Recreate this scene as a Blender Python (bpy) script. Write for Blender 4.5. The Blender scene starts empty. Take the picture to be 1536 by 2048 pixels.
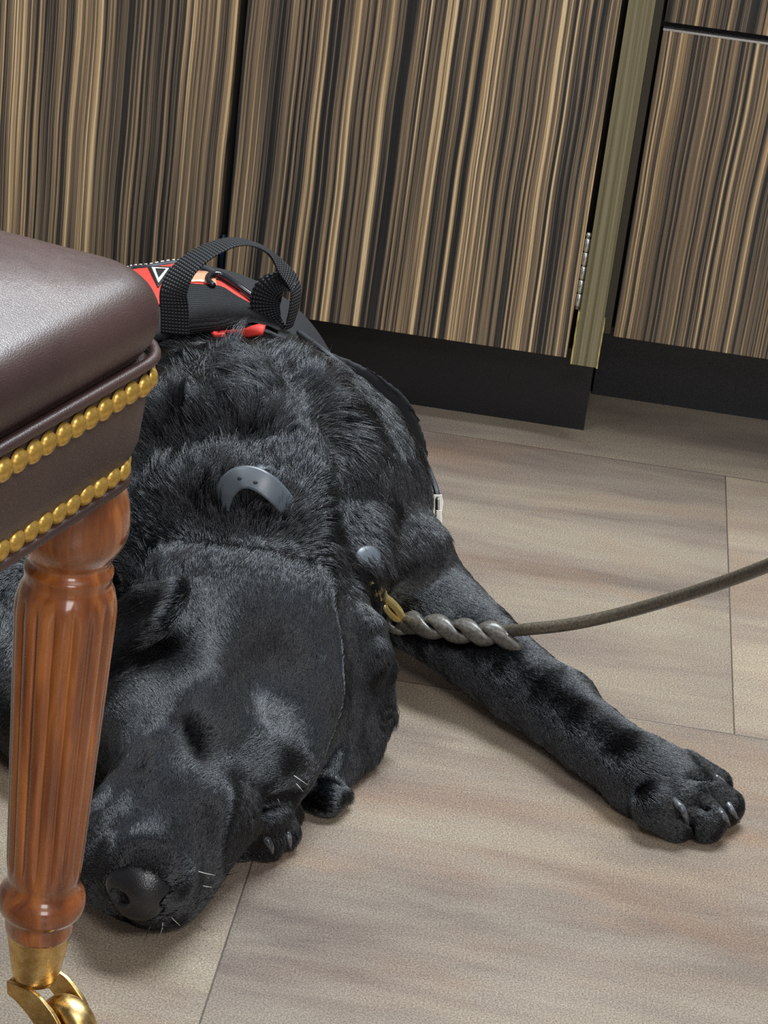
import bpy, bmesh, math, random
import numpy as np
from mathutils import Vector, Matrix
from mathutils.bvhtree import BVHTree
from mathutils.kdtree import KDTree

rng = np.random.default_rng(7)
random.seed(7)
sc = bpy.context.scene
COL = sc.collection

# ------------------------------------------------------------------ camera
FPX = 4550.0                       # focal length in pixels of the 1536 x 2048 frame
_N = np.array([-1238, 9976, FPX]); _N /= np.linalg.norm(_N)      # down, in camera axes
_D = np.array([615, -2000, FPX]); _D -= _D.dot(_N) * _N; _D /= np.linalg.norm(_D)
_R = np.cross(_N, _D)
MW = np.stack([_R, _D, -_N])       # world = MW @ (right, down, forward)
CAM = np.array([0.0, 0.0, 1.0])


def ray(px, py):
    v = np.array([px - 768, py - 1024, FPX]); v /= np.linalg.norm(v)
    return MW @ v


def PZ(px, py, z):
    r = ray(px, py); return CAM + (z - 1.0) / r[2] * r


def PY(px, py, y):
    r = ray(px, py); return CAM + y / r[1] * r


cd = bpy.data.cameras.new('camera')
cam = bpy.data.objects.new('camera', cd); COL.objects.link(cam)
cd.sensor_fit = 'VERTICAL'; cd.sensor_height = 24.0; cd.lens = FPX / 2048 * 24.0
cd.clip_start = 0.05; cd.clip_end = 50
mm = Matrix(((MW[0, 0], -MW[0, 1], -MW[0, 2]), (MW[1, 0], -MW[1, 1], -MW[1, 2]), (MW[2, 0], -MW[2, 1], -MW[2, 2]))).to_4x4()
mm.translation = CAM
cam.matrix_world = mm
sc.camera = cam

# ------------------------------------------------------------------ light
sc.view_settings.view_transform = 'Standard'
sc.view_settings.look = 'None'
sc.view_settings.exposure = 0.0
sc.view_settings.gamma = 1.0
sc.cycles.use_denoising = False        # the denoiser smears the coat
w = bpy.data.worlds.new('world'); sc.world = w; w.use_nodes = True
w.node_tree.nodes['Background'].inputs[0].default_value = (0.80, 0.86, 0.95, 1)
w.node_tree.nodes['Background'].inputs[1].default_value = 0.16


def area(name, loc, target, sx, sy, power, col):
    l = bpy.data.lights.new(name, 'AREA'); l.shape = 'RECTANGLE'; l.size = sx; l.size_y = sy
    l.energy = power; l.color = col
    o = bpy.data.objects.new(name, l); COL.objects.link(o); o.location = loc
    o.rotation_euler = (Vector(target) - Vector(loc)).to_track_quat('-Z', 'Y').to_euler()
    return o


area('ceiling_panel_light', (0.15, 2.56, 2.6), (0.10, 2.3, 0), 1.3, 0.6, 125, (0.86, 0.94, 1.0))
area('ceiling_panel_light', (-1.3, 0.9, 2.6), (-1.0, 1.2, 0), 1.2, 0.6, 24, (0.95, 0.98, 1.0))
area('ceiling_panel_light', (0.9, -0.4, 2.6), (0.5, 1.0, 0), 1.2, 0.6, 46, (1.0, 0.98, 0.95))
area('window_light', (1.0, -1.9, 1.45), (-0.2, 1.8, 0.3), 1.0, 1.2, 26, (1.0, 0.98, 0.96))

# ------------------------------------------------------------------ helpers


def link(o, parent=None):
    COL.objects.link(o)
    if parent is not None:
        o.parent = parent
        o.matrix_parent_inverse = parent.matrix_world.inverted() if parent.type != 'EMPTY' else Matrix.Translation(-Vector(parent.location))
    return o


def mesh_obj(name, verts, faces, mat, parent=None, smooth=True):
    me = bpy.data.meshes.new(name)
    if isinstance(verts, np.ndarray) and isinstance(faces, np.ndarray):
        n, k = len(faces), faces.shape[1]
        me.vertices.add(len(verts)); me.vertices.foreach_set('co', verts.astype(np.float32).ravel())
        me.loops.add(n * k); me.loops.foreach_set('vertex_index', faces.astype(np.int32).ravel())
        me.polygons.add(n); me.polygons.foreach_set('loop_start', np.arange(0, n * k, k, dtype=np.int32))
        me.update(calc_edges=True); me.validate()
    else:
        me.from_pydata([tuple(v) for v in verts], [], [tuple(f) for f in faces])
    me.materials.append(mat)
    me.polygons.foreach_set('use_smooth', [smooth] * len(me.polygons))
    me.update()
    o = bpy.data.objects.new(name, me)
    return link(o, parent)


def tag(o, label=None, cat=None, group=None, kind=None):
    if label: o['label'] = label
    if cat: o['category'] = cat
    if group: o['group'] = group
    if kind: o['kind'] = kind
    return o


def empty(name, loc, label, cat, group=None):
    o = bpy.data.objects.new(name, None); o.location = loc; COL.objects.link(o)
    o.empty_display_size = 0.05
    return tag(o, label, cat, group)


class MB:
    """collects simple shapes into one mesh"""
    def __init__(s): s.v = []; s.f = []

    def add(s, v, f):
        n = len(s.v); s.v += [tuple(p) for p in v]; s.f += [tuple(i + n for i in q) for q in f]; return s

    def box(s, a, b, M=None):
        v = [(x, y, z) for z in (a[2], b[2]) for y in (a[1], b[1]) for x in (a[0], b[0])]
        if M is not None: v = [M @ Vector(p) for p in v]
        return s.add(v, [(0, 2, 3, 1), (4, 5, 7, 6), (0, 1, 5, 4), (2, 6, 7, 3), (0, 4, 6, 2), (1, 3, 7, 5)])

    def lathe(s, prof, base, axis, n=48, flute=None, cap=True):
        ax = Vector(axis).normalized()
        u = ax.orthogonal().normalized(); w_ = ax.cross(u)
        v = []
        for (t, r) in prof:
            for k in range(n):
                a = 2 * math.pi * k / n
                rr = r * (flute(t, a) if flute else 1)
                v.append(Vector(base) + ax * t + (u * math.cos(a) + w_ * math.sin(a)) * rr)
        f = [(i * n + k, i * n + (k + 1) % n, (i + 1) * n + (k + 1) % n, (i + 1) * n + k) for i in range(len(prof) - 1) for k in range(n)]
        if cap: f += [tuple(reversed(range(n))), tuple(range((len(prof) - 1) * n, len(prof) * n))]
        return s.add(v, f)

    def tube(s, pts, rad, n=10, flat=None, closed=False, normal=None):
        """tube along pts; rad scalar or list; flat=(a,b) cross-section scales; normal steers the section"""
        P = [Vector(p) for p in pts]; m = len(P)
        R = rad if hasattr(rad, '__len__') else [rad] * m
        fa, fb = flat if flat else (1, 1)
        v = []; prev = None
        for i in range(m):
            if closed: t = P[(i + 1) % m] - P[i - 1]
            else: t = P[min(i + 1, m - 1)] - P[max(i - 1, 0)]
            t.normalize()
            if normal is not None:
                nn = Vector(normal[i]) if hasattr(normal[0], '__len__') else Vector(normal)
                u = (nn - t * nn.dot(t)).normalized()
            else:
                u = prev if prev is not None else t.orthogonal()
                u = (u - t * u.dot(t)).normalized()
            prev = u; w_ = t.cross(u)
            for k in range(n):
                a = 2 * math.pi * k / n
                v.append(P[i] + u * (math.cos(a) * R[i] * fa) + w_ * (math.sin(a) * R[i] * fb))
        rng_ = m if closed else m - 1
        f = [(i * n + k, i * n + (k + 1) % n, ((i + 1) % m) * n + (k + 1) % n, ((i + 1) % m) * n + k) for i in range(rng_) for k in range(n)]
        if not closed: f += [tuple(reversed(range(n))), tuple(range((m - 1) * n, m * n))]
        return s.add(v, f)

    def sphere(s, c, r, M=None, nu=16, nv=10, half=False):
        v = []; f = []
        r = r if hasattr(r, '__len__') else (r, r, r)
        lo = 0 if half else -math.pi / 2
        for j in range(nv + 1):
            b = lo + (math.pi / 2 - lo) * j / nv
            for k in range(nu):
                a = 2 * math.pi * k / nu
                p = Vector((r[0] * math.cos(b) * math.cos(a), r[1] * math.cos(b) * math.sin(a), r[2] * math.sin(b)))
                if M is not None: p = M @ p
                v.append(Vector(c) + p)
        f = [(j * nu + k, j * nu + (k + 1) % nu, (j + 1) * nu + (k + 1) % nu, (j + 1) * nu + k) for j in range(nv) for k in range(nu)]
        return s.add(v, f)

    def build(s, name, mat, parent=None, smooth=True, bevel=0, seg=2):
        o = mesh_obj(name, s.v, s.f, mat, parent, smooth)
        bm = bmesh.new(); bm.from_mesh(o.data); bmesh.ops.remove_doubles(bm, verts=bm.verts, dist=1e-6)
        bmesh.ops.recalc_face_normals(bm, faces=bm.faces); bm.to_mesh(o.data); bm.free()
        if bevel:
            b = o.modifiers.new('bevel', 'BEVEL'); b.width = bevel; b.segments = seg; b.limit_method = 'ANGLE'; b.angle_limit = math.radians(40)
            if smooth: o.modifiers.new('wn', 'WEIGHTED_NORMAL').keep_sharp = True
        return o


def catmull(pts, k=8):
    P = [np.array(p, float) for p in pts]; P = [2 * P[0] - P[1]] + P + [2 * P[-1] - P[-2]]
    out = []
    for i in range(1, len(P) - 2):
        for j in range(k):
            t = j / k
            out.append(0.5 * (2 * P[i] + (P[i + 1] - P[i - 1]) * t + (2 * P[i - 1] - 5 * P[i] + 4 * P[i + 1] - P[i + 2]) * t * t + (-P[i - 1] + 3 * P[i] - 3 * P[i + 1] + P[i + 2]) * t ** 3))
    out.append(P[-2]); return out


# ------------------------------------------------------------------ materials


def mat(name, base=(0.5, 0.5, 0.5), rough=0.5, metal=0.0, **kw):
    m = bpy.data.materials.new(name); m.use_nodes = True
    b = m.node_tree.nodes['Principled BSDF']
    b.inputs['Base Color'].default_value = (*base, 1); b.inputs['Roughness'].default_value = rough; b.inputs['Metallic'].default_value = metal
    for k, v in kw.items():
        b.inputs[k.replace('_', ' ')].default_value = v
    return m


def srgb(r, g, b):
    f = lambda c: ((c / 255 + 0.055) / 1.055) ** 2.4 if c / 255 > 0.04045 else c / 255 / 12.92
    return (f(r), f(g), f(b))


class NT:
    def __init__(s, m): s.m = m; s.t = m.node_tree; s.b = s.t.nodes['Principled BSDF']

    def n(s, ty, **kw):
        nd = s.t.nodes.new(ty)
        for k, v in kw.items():
            if k.startswith('_'): setattr(nd, k[1:], v)
        for k, v in kw.items():
            if not k.startswith('_'):
                key = k.replace('__', ' ')
                if key.startswith('i') and key[1:].isdigit(): key = int(key[1:])
                inp = nd.inputs[key]
                if isinstance(v, bpy.types.NodeSocket): s.t.links.new(v, inp)
                else: inp.default_value = v
        return nd

    def coords(s, scale=(1, 1, 1), loc=(0, 0, 0), rot=(0, 0, 0)):
        tc = s.n('ShaderNodeTexCoord')
        return s.n('ShaderNodeMapping', Vector=tc.outputs['Object'], Scale=scale, Location=loc, Rotation=rot).outputs[0]

    def noise(s, vec, scale=1, detail=2, rough=0.5, dist=0.0):
        return s.n('ShaderNodeTexNoise', Vector=vec, Scale=scale, Detail=detail, Roughness=rough, Distortion=dist).outputs[0]

    def ramp(s, fac, stops, interp='LINEAR'):
        r = s.n('ShaderNodeValToRGB', Fac=fac); cr = r.color_ramp; cr.interpolation = interp
        cr.elements[0].position = stops[0][0]; cr.elements[0].color = (*stops[0][1], 1)
        cr.elements[1].position = stops[-1][0]; cr.elements[1].color = (*stops[-1][1], 1)
        for p, c in stops[1:-1]:
            e = cr.elements.new(p); e.color = (*c, 1)
        return r.outputs[0]

    def mix(s, fac, a, b, mode='MIX'):
        nd = s.t.nodes.new('ShaderNodeMix'); nd.data_type = 'RGBA'; nd.blend_type = mode
        for i, v in ((0, fac), (6, a), (7, b)):
            if isinstance(v, bpy.types.NodeSocket): s.t.links.new(v, nd.inputs[i])
            else: nd.inputs[i].default_value = (*v, 1) if hasattr(v, '__len__') and len(v) == 3 else v
        return nd.outputs[2]

    def math(s, op, a, b=0.0, c=0.0):
        nd = s.t.nodes.new('ShaderNodeMath'); nd.operation = op
        for i, v in enumerate((a, b, c)):
            if isinstance(v, bpy.types.NodeSocket): s.t.links.new(v, nd.inputs[i])
            else: nd.inputs[i].default_value = v
        return nd.outputs[0]

    def bump(s, h, strength=0.2, dist=0.001):
        bn = s.n('ShaderNodeBump', Height=h, Strength=strength, Distance=dist)
        s.t.links.new(bn.outputs[0], s.b.inputs['Normal']); return bn

    def set(s, k, v): s.t.links.new(v, s.b.inputs[k])


def g3(v): return (v, v, v)


# striped zebrano veneer
def zebra(name, seed, tint=(1, 1, 1)):
    m = mat(name, rough=0.34); t = NT(m)
    warp = t.noise(t.coords((3, 3, 2.2), (seed, 0, 0)), 1, 2)
    tc = t.n('ShaderNodeTexCoord').outputs['Object']
    sep = t.n('ShaderNodeSeparateXYZ', Vector=tc)
    x = t.math('ADD', sep.outputs[0], t.math('MULTIPLY', t.math('SUBTRACT', warp, 0.5), 0.020))
    z = sep.outputs[2]

    def streak(fx, fz, det, ro, off):
        v = t.n('ShaderNodeCombineXYZ', X=t.math('MULTIPLY_ADD', x, fx, off), Y=seed * 3.1, Z=t.math('MULTIPLY', z, fz)).outputs[0]
        return t.noise(v, 1, det, ro)
    a = streak(150, 0.6, 2, 0.6, 1.3)
    b = streak(400, 1.2, 2, 0.6, 7.7)
    c = streak(700, 3.0, 2, 0.5, 3.1)
    d = streak(22, 0.5, 1, 0.5, 5.0)
    v = t.math('ADD', t.math('MULTIPLY', a, 0.50), t.math('MULTIPLY', b, 0.36))
    v = t.math('ADD', v, t.math('MULTIPLY', c, 0.12))
    v = t.math('ADD', v, t.math('MULTIPLY', d, 0.14))
    col = t.ramp(v, [(0.44, srgb(36, 37, 38)), (0.510, srgb(60, 57, 54)), (0.54, srgb(112, 98, 82)), (0.590, srgb(148, 127, 102)), (0.625, srgb(200, 168, 124)), (0.665, srgb(250, 222, 174))])
    fib = t.noise(t.coords((1500, 1500, 90)), 1, 2)
    col = t.mix(t.math('MULTIPLY', fib, 0.5), col, t.mix(1.0, col, (0.45, 0.45, 0.47), 'MULTIPLY'))
    if tint != (1, 1, 1): col = t.mix(1.0, col, tint, 'MULTIPLY')
    t.set('Base Color', col)
    t.bump(t.math('ADD', c, fib), 0.18, 0.0006)
    t.set('Roughness', t.math('MULTIPLY_ADD', fib, 0.2, 0.3))
    return m


M_zebra = [zebra('zebrano veneer %d' % i, 3.7 * i + 1) for i in range(4)]
M_post = mat('olive brushed veneer', srgb(120, 116, 88), 0.36)
t = NT(M_post)
s1 = t.noise(t.coords((300, 300, 1.2)), 1, 3, 0.6)
t.set('Base Color', t.ramp(s1, [(0.3, srgb(70, 64, 42)), (0.5, srgb(118, 110, 82)), (0.72, srgb(150, 142, 112))]))
t.bump(s1, 0.15, 0.0005)
M_stile = mat('dark olive frame', srgb(62, 57, 44), 0.45)
M_kick = mat('black kick board', srgb(15, 15, 18), 0.42)
t = NT(M_kick); t.bump(t.noise(t.coords((1, 1, 1)), 900, 2), 0.2, 0.0005)
M_edge = mat('raw yellow edge', srgb(190, 165, 90), 0.6)
t = NT(M_edge); t.set('Base Color', t.ramp(t.noise(t.coords((600, 600, 60)), 1, 3), [(0.35, srgb(110, 90, 45)), (0.6, srgb(225, 205, 130))]))
M_strip = mat('pale metal edge strip', srgb(205, 205, 205), 0.3, 0.8)
M_steel = mat('nickel', srgb(168, 166, 158), 0.3, 1.0)
M_dark = mat('cabinet interior black', srgb(12, 12, 13), 0.7)
M_wall = mat('painted wall', srgb(170, 166, 158), 0.8)
t = NT(M_wall); t.bump(t.noise(t.coords((1, 1, 1)), 300, 2), 0.1, 0.0005)

# floor tiles
M_floor = mat('stone look vinyl tile', rough=0.4); t = NT(M_floor)
bc = t.coords((1, 1, 1), (-0.208 + 0.92 * 6, -1.228 + 0.61 * 6, 0))
br = t.n('ShaderNodeTexBrick', _offset=0.4207, _offset_frequency=2, _squash=1.0, Vector=bc, Color1=(0, 0, 0, 1), Color2=(1, 1, 1, 1), Mortar=(0.5, 0.5, 0.5, 1), Scale=1.0)
br.inputs['Mortar Size'].default_value = 0.0008; br.inputs['Mortar Smooth'].default_value = 0.3
br.inputs['Brick Width'].default_value = 0.92; br.inputs['Row Height'].default_value = 0.61
tilev = br.outputs[0]; groove = br.outputs[1]
shift = t.n('ShaderNodeVectorMath', _operation='MULTIPLY', i0=tilev, i1=(7.3, 3.1, 0)).outputs[0]
base = t.n('ShaderNodeVectorMath', _operation='ADD', i0=t.coords(), i1=shift).outputs[0]
mA = t.n('ShaderNodeMapping', Vector=base, Scale=(2.0, 8.0, 1), Location=(0.4, 0.33, 0)).outputs[0]
nA = t.noise(mA, 1, 5, 0.6, 0.4)
mB = t.n('ShaderNodeMapping', Vector=base, Scale=(6.0, 26.0, 1)).outputs[0]
nB = t.noise(mB, 1, 4, 0.65, 0.3)
nR = t.noise(t.n('ShaderNodeMapping', Vector=base, Scale=(2.0, 6.0, 1), Location=(3.1, 5.7, 0)).outputs[0], 1, 4, 0.6, 0.5)
ngr = t.noise(t.coords(), 620, 2, 0.7)
ngr2 = t.noise(t.coords((1, 1, 1), (3, 1, 0)), 1500, 1, 0.5)
c0 = t.ramp(nA, [(0.30, srgb(102, 90, 84)), (0.48, srgb(134, 119, 108)), (0.60, srgb(150, 136, 119)), (0.75, srgb(164, 151, 131))])
c1 = t.mix(t.math('MULTIPLY', t.ramp(nB, [(0.35, g3(0)), (0.7, g3(1))]), 0.35), c0, srgb(160, 152, 134))
c2 = t.mix(t.ramp(nR, [(0.52, g3(0)), (0.76, g3(0.55))]), c1, srgb(152, 116, 88))
gr = t.math('ADD', t.math('MULTIPLY', ngr, 0.7), t.math('MULTIPLY', ngr2, 0.5))
c3 = t.mix(1.0, c2, t.ramp(gr, [(0.46, g3(0.44)), (0.60, g3(0.80)), (0.74, g3(1.28))]), 'MULTIPLY')
c4 = t.mix(t.math('MULTIPLY', tilev, 0.0), c3, c3)
sepf = t.n('ShaderNodeSeparateColor', Color=tilev)
c5 = t.mix(1.0, c4, t.ramp(sepf.outputs[0], [(0.0, g3(0.86)), (1.0, (1.04, 1.03, 1.0))]), 'MULTIPLY')
c6 = t.mix(t.math('MULTIPLY', groove, 0.85), c5, srgb(62, 54, 50))
t.set('Base Color', c6)
t.set('Roughness', t.math('MULTIPLY_ADD', nB, 0.16, 0.25))
t.bump(t.math('SUBTRACT', t.math('MULTIPLY', gr, 0.25), groove), 0.35, 0.0008)
t.b.inputs['Specular IOR Level'].default_value = 0.45

M_leather = mat('oxblood leather', srgb(62, 42, 42), 0.36, Specular_IOR_Level=0.6)
t = NT(M_leather)
vo = t.n('ShaderNodeTexVoronoi', Vector=t.coords(), Scale=620.0, _feature='DISTANCE_TO_EDGE').outputs[0]
cr_ = t.noise(t.coords((1, 1, 0.35)), 70, 4, 0.6, 0.6)
t.set('Base Color', t.ramp(t.noise(t.coords(), 9, 4), [(0.3, srgb(50, 33, 32)), (0.7, srgb(74, 53, 50))]))
t.bump(t.math('ADD', t.math('MULTIPLY', t.math('MINIMUM', vo, 0.25), 1.6), cr_), 0.22, 0.0007)
t.set('Roughness', t.math('MULTIPLY_ADD', cr_, 0.22, 0.26))
M_nail = mat('aged brass nail', srgb(196, 156, 66), 0.36, 0.55)
t = NT(M_nail); t.set('Roughness', t.math('MULTIPLY_ADD', t.noise(t.coords(), 500, 3), 0.3, 0.18))
t.set('Base Color', t.ramp(t.noise(t.coords(), 300, 3), [(0.3, srgb(172, 132, 54)), (0.7, srgb(216, 178, 92))]))
M_brass = mat('worn brass', srgb(196, 162, 92), 0.3, 1.0)
t = NT(M_brass); nb = t.noise(t.coords(), 90, 5, 0.7)
t.set('Base Color', t.ramp(nb, [(0.3, srgb(186, 146, 84)), (0.55, srgb(222, 190, 128)), (0.75, srgb(240, 220, 168))]))
t.set('Roughness', t.math('MULTIPLY_ADD', nb, 0.35, 0.2))
M_gold = mat('bright brass', srgb(252, 226, 150), 0.3, 0.7)
M_wood = mat('polished mahogany', srgb(128, 72, 36), 0.28, Coat_Weight=1.0, Coat_Roughness=0.10)
t = NT(M_wood)
wn = t.noise(t.coords((60, 60, 4)), 1, 5, 0.6, 0.8)
wn2 = t.noise(t.coords((16, 16, 5), (2, 0, 0)), 1, 3, 0.6)
wc = t.ramp(wn, [(0.28, srgb(84, 40, 16)), (0.5, srgb(150, 82, 34)), (0.72, srgb(196, 120, 56))])
t.set('Base Color', t.mix(t.ramp(wn2, [(0.4, g3(0)), (0.7, g3(0.6))]), wc, srgb(84, 42, 26)))
t.bump(t.noise(t.coords(), 60, 4, 0.6), 0.12, 0.001)

M_skin = mat('black dog skin', srgb(17, 18, 20), 0.5)
t = NT(M_skin); t.bump(t.noise(t.coords(), 420, 3, 0.7), 0.5, 0.0012)
M_nose = mat('black dog nose', srgb(30, 31, 34), 0.30, Specular_IOR_Level=0.5)
t = NT(M_nose)
vz = t.n('ShaderNodeTexVoronoi', Vector=t.coords(), Scale=750.0).outputs[0]
t.bump(vz, 0.3, 0.0005)
M_claw = mat('grey claw', srgb(92, 94, 98), 0.22)
t = NT(M_claw); t.set('Base Color', t.ramp(t.noise(t.coords(), 160, 3), [(0.35, srgb(40, 42, 46)), (0.7, srgb(104, 107, 110))]))
M_whisk = mat('black whisker', srgb(30, 28, 28), 0.3)
M_whisk2 = mat('pale whisker', srgb(190, 190, 185), 0.3)

M_web = mat('black nylon webbing', srgb(38, 40, 44), 0.6)
t = NT(M_web)
M_vest = mat('black nylon vest cloth', srgb(26, 27, 31), 0.75)
t = NT(M_vest); wv = t.n('ShaderNodeTexWave', Vector=t.coords(), Scale=500.0).outputs[1]; t.bump(wv, 0.2, 0.0005)
M_piping = mat('dark vest binding', srgb(46, 48, 54), 0.6)
M_red = mat('red vest fabric', srgb(214, 58, 48), 0.6)
t = NT(M_red); t.bump(t.noise(t.coords(), 1200, 2), 0.15, 0.0003)
M_white = mat('white stitching', srgb(214, 214, 208), 0.6)
M_patchbk = mat('patch black', srgb(24, 26, 28), 0.5)
M_copper = mat('pale copper reflective stripe', srgb(226, 176, 140), 0.3, 0.3)
M_plastic = mat('glossy black plastic', srgb(30, 32, 36), 0.18, Specular_IOR_Level=0.6)
M_collar = mat('grey black leather collar', srgb(78, 85, 92), 0.36)
t = NT(M_collar); t.bump(t.noise(t.coords(), 500, 3), 0.2, 0.0004)
M_collar_e = mat('collar cut edge', srgb(120, 126, 130), 0.6)
M_leash = mat('worn grey brown leather leash', srgb(82, 76, 66), 0.42)
t = NT(M_leash); ln = t.noise(t.coords(), 420, 4, 0.7)
t.set('Base Color', t.ramp(ln, [(0.3, srgb(58, 52, 44)), (0.7, srgb(104, 96, 82))])); t.bump(ln, 0.5, 0.0006)
M_leash2 = mat('worn grey braided leather', srgb(80, 78, 74), 0.34)
t = NT(M_leash2); ln = t.noise(t.coords(), 300, 4, 0.7)
t.set('Base Color', t.ramp(ln, [(0.3, srgb(52, 48, 43)), (0.7, srgb(100, 97, 92))])); t.bump(ln, 0.3, 0.0006)

# ------------------------------------------------------------------ setting
YL, YR = 2.487, 2.585
MB().box((-3.2, -1.5, -0.02), (2.6, 2.9, 0.0)).build('floor', M_floor, smooth=False)
tag(bpy.data.objects['floor'], kind='structure')
MB().box((-3.2, 2.9, 0), (2.6, 2.96, 2.75)).build('wall_back', M_wall, smooth=False)
tag(bpy.data.objects['wall_back'], kind='structure')


def door_panel(x0, x1, z0, z1, y, th, mt, name, parent, strip_top=False):
    o = MB().box((x0, y, z0), (x1, y + th, z1)).build(name, mt, parent, smooth=True, bevel=0.0008)
    return o


# left cabinet
cabL = empty('cabinet', (-0.40, YL + 0.2, 0), 'wide striped zebrano cabinet with two tall doors behind the dog', 'cabinet')
MB().box((-1.02, YL + 0.020, 0.105), (0.035, 2.895, 0.86)).build('carcass', M_dark, cabL, smooth=False)
door_panel(-1.02, -0.4105, 0.1, 0.86, YL, 0.018, M_zebra[0], 'door', cabL)
door_panel(-0.4005, 0.0065, 0.1, 0.86, YL, 0.018, M_zebra[1], 'door', cabL)
MB().box((-1.02, YL + 0.036, 0), (0.040, YL + 0.054, 0.0995)).build('kick_board', M_kick, cabL, smooth=False)
post = MB().box((0.0135, YL - 0.008, 0.096), (0.0425, YL + 0.016, 0.86)).build('corner_post', M_post, cabL, smooth=True, bevel=0.0006)
tag(post, 'narrow olive brown vertical post')
MB().box((0.0118, YL - 0.0085, 0.0965), (0.0138, YL + 0.012, 0.160)).box((0.0422, YL - 0.0085, 0.0955), (0.0438, YL + 0.016, 0.150)).build('worn_edge', M_edge, post, smooth=False)
# hinge between second door and post
hg = MB()
for k in range(5):
    z0 = 0.164 + k * 0.0165
    hg.lathe([(0, 0.0016), (0.0012, 0.0031), (0.0148, 0.0031), (0.016, 0.0016)], (0.0102, YL - 0.001, z0), (0, 0, 1), 12)
hg.box((0.0080, YL + 0.001, 0.160), (0.0128, YL + 0.003, 0.250))
hg.sphere((0.0102, YL - 0.001, 0.250), 0.003)
hg.build('hinge', mat('bright zinc hinge', srgb(215, 215, 208), 0.3, 0.8), cabL)
MB().box((-0.4085, YL + 0.006, 0.135), (-0.4025, YL + 0.012, 0.185)).build('latch_plate', mat('blue black latch', srgb(32, 52, 72), 0.35, 0.6), cabL)

# right cabinet, set back
cabR = empty('cabinet', (0.5, YR + 0.15, 0), 'striped zebrano cabinet on the right with a drawer above its door', 'cabinet')
MB().box((0.045, YR + 0.020, 0.105), (1.0, 2.895, 0.86)).build('carcass', M_dark, cabR, smooth=False)
MB().box((0.0445, YR - 0.006, 0.105), (0.0535, YR + 0.022, 0.86)).build('side_frame', M_stile, cabR, smooth=False)
d = door_panel(0.0575, 0.62, 0.1, 0.470, YR, 0.019, M_zebra[2], 'door', cabR)
MB().box((0.0575, YR - 0.0004, 0.4690), (0.62, YR + 0.019, 0.4715)).build('edge_strip', M_strip, d, smooth=False)
door_panel(0.0575, 0.62, 0.4785, 0.66, YR, 0.019, M_zebra[3], 'drawer_front', cabR)
door_panel(0.0575, 0.62, 0.667, 0.86, YR, 0.019, M_zebra[3], 'drawer_front', cabR)
MB().box((0.045, YR + 0.063, 0), (1.0, YR + 0.08, 0.1045)).build('kick_board', M_kick, cabR, smooth=False)
wt = MB().box((-1.04, YL - 0.03, 0.862), (1.02, 2.898, 0.90)).build('worktop', mat('dark worktop', srgb(60, 58, 56), 0.3), None, smooth=True, bevel=0.003)
tag(wt, 'dark worktop running along the top of both striped cabinets', 'worktop')

# ------------------------------------------------------------------ armchair
# seat local frame: origin under the near right corner, u towards the camera, v away to the left
cA = PZ(287, 917, 0.44); cB = PZ(0, 1103, 0.44)
e1 = cB - cA; e1[2] = 0; e1 /= np.linalg.norm(e1)
e2 = np.array([e1[1], -e1[0], 0.0])
if e2[0] > 0: e2 = -e2
chair = empty('armchair', tuple((cA + 0.25 * e1 + 0.25 * e2)[:2]) + (0.0,), 'oxblood leather chair with brass nail trim and fluted wooden leg on a brass caster', 'chair')
SW = 0.52


def rr_loop(inset, z, rad, n=8, straight=24, bulge=0.0):
    """rounded rectangle loop in the seat plane"""
    a = inset; b = SW - inset; r = max(rad - inset * 0.6, 0.006)
    pts = []
    cs = [(a + r, a + r, math.pi, 1.5 * math.pi), (b - r, a + r, 1.5 * math.pi, 2 * math.pi), (b - r, b - r, 0, 0.5 * math.pi), (a + r, b - r, 0.5 * math.pi, math.pi)]
    for ci, (cx, cy, t0, t1) in enumerate(cs):
        for k in range(n + 1):
            th = t0 + (t1 - t0) * k / n
            pts.append((cx + r * math.cos(th), cy + r * math.sin(th)))
        nx = cs[(ci + 1) % 4]
        p0 = pts[-1]; p1 = (nx[0] + r * math.cos(nx[2]), nx[1] + r * math.sin(nx[2]))
        for k in range(1, straight):
            s = k / straight
            pts.append((p0[0] + (p1[0] - p0[0]) * s, p0[1] + (p1[1] - p0[1]) * s))
    out = []
    for (u, v) in pts:
        q = cA + e1 * u + e2 * v
        out.append((q[0], q[1], z))
    return out


def loft(levels, name, mt, parent, cap=True):
    v = []; f = []
    for (i, z, r) in levels: L = rr_loop(i, z, r); v += L
    n = len(L)
    for j in range(len(levels) - 1):
        for k in range(n):
            f.append((j * n + k, j * n + (k + 1) % n, (j + 1) * n + (k + 1) % n, (j + 1) * n + k))
    if cap: f += [tuple(range(n)), tuple(range((len(levels) - 1) * n, len(levels) * n))]
    o = mesh_obj(name, v, f, mt, parent)
    bm = bmesh.new(); bm.from_mesh(o.data); bmesh.ops.recalc_face_normals(bm, faces=bm.faces); bm.to_mesh(o.data); bm.free()
    return o


ZB, ZT = 0.432, 0.512    # apron bottom and top
loft([(0.012, ZB - 0.002, 0.03), (0.004, ZB + 0.002, 0.03), (0.0, ZB + 0.008, 0.03), (-0.0065, ZB + 0.026, 0.032), (-0.0095, ZB + 0.052, 0.034), (-0.010, ZT - 0.004, 0.034), (-0.006, ZT, 0.034)], 'seat_apron', M_leather, chair)
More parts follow.
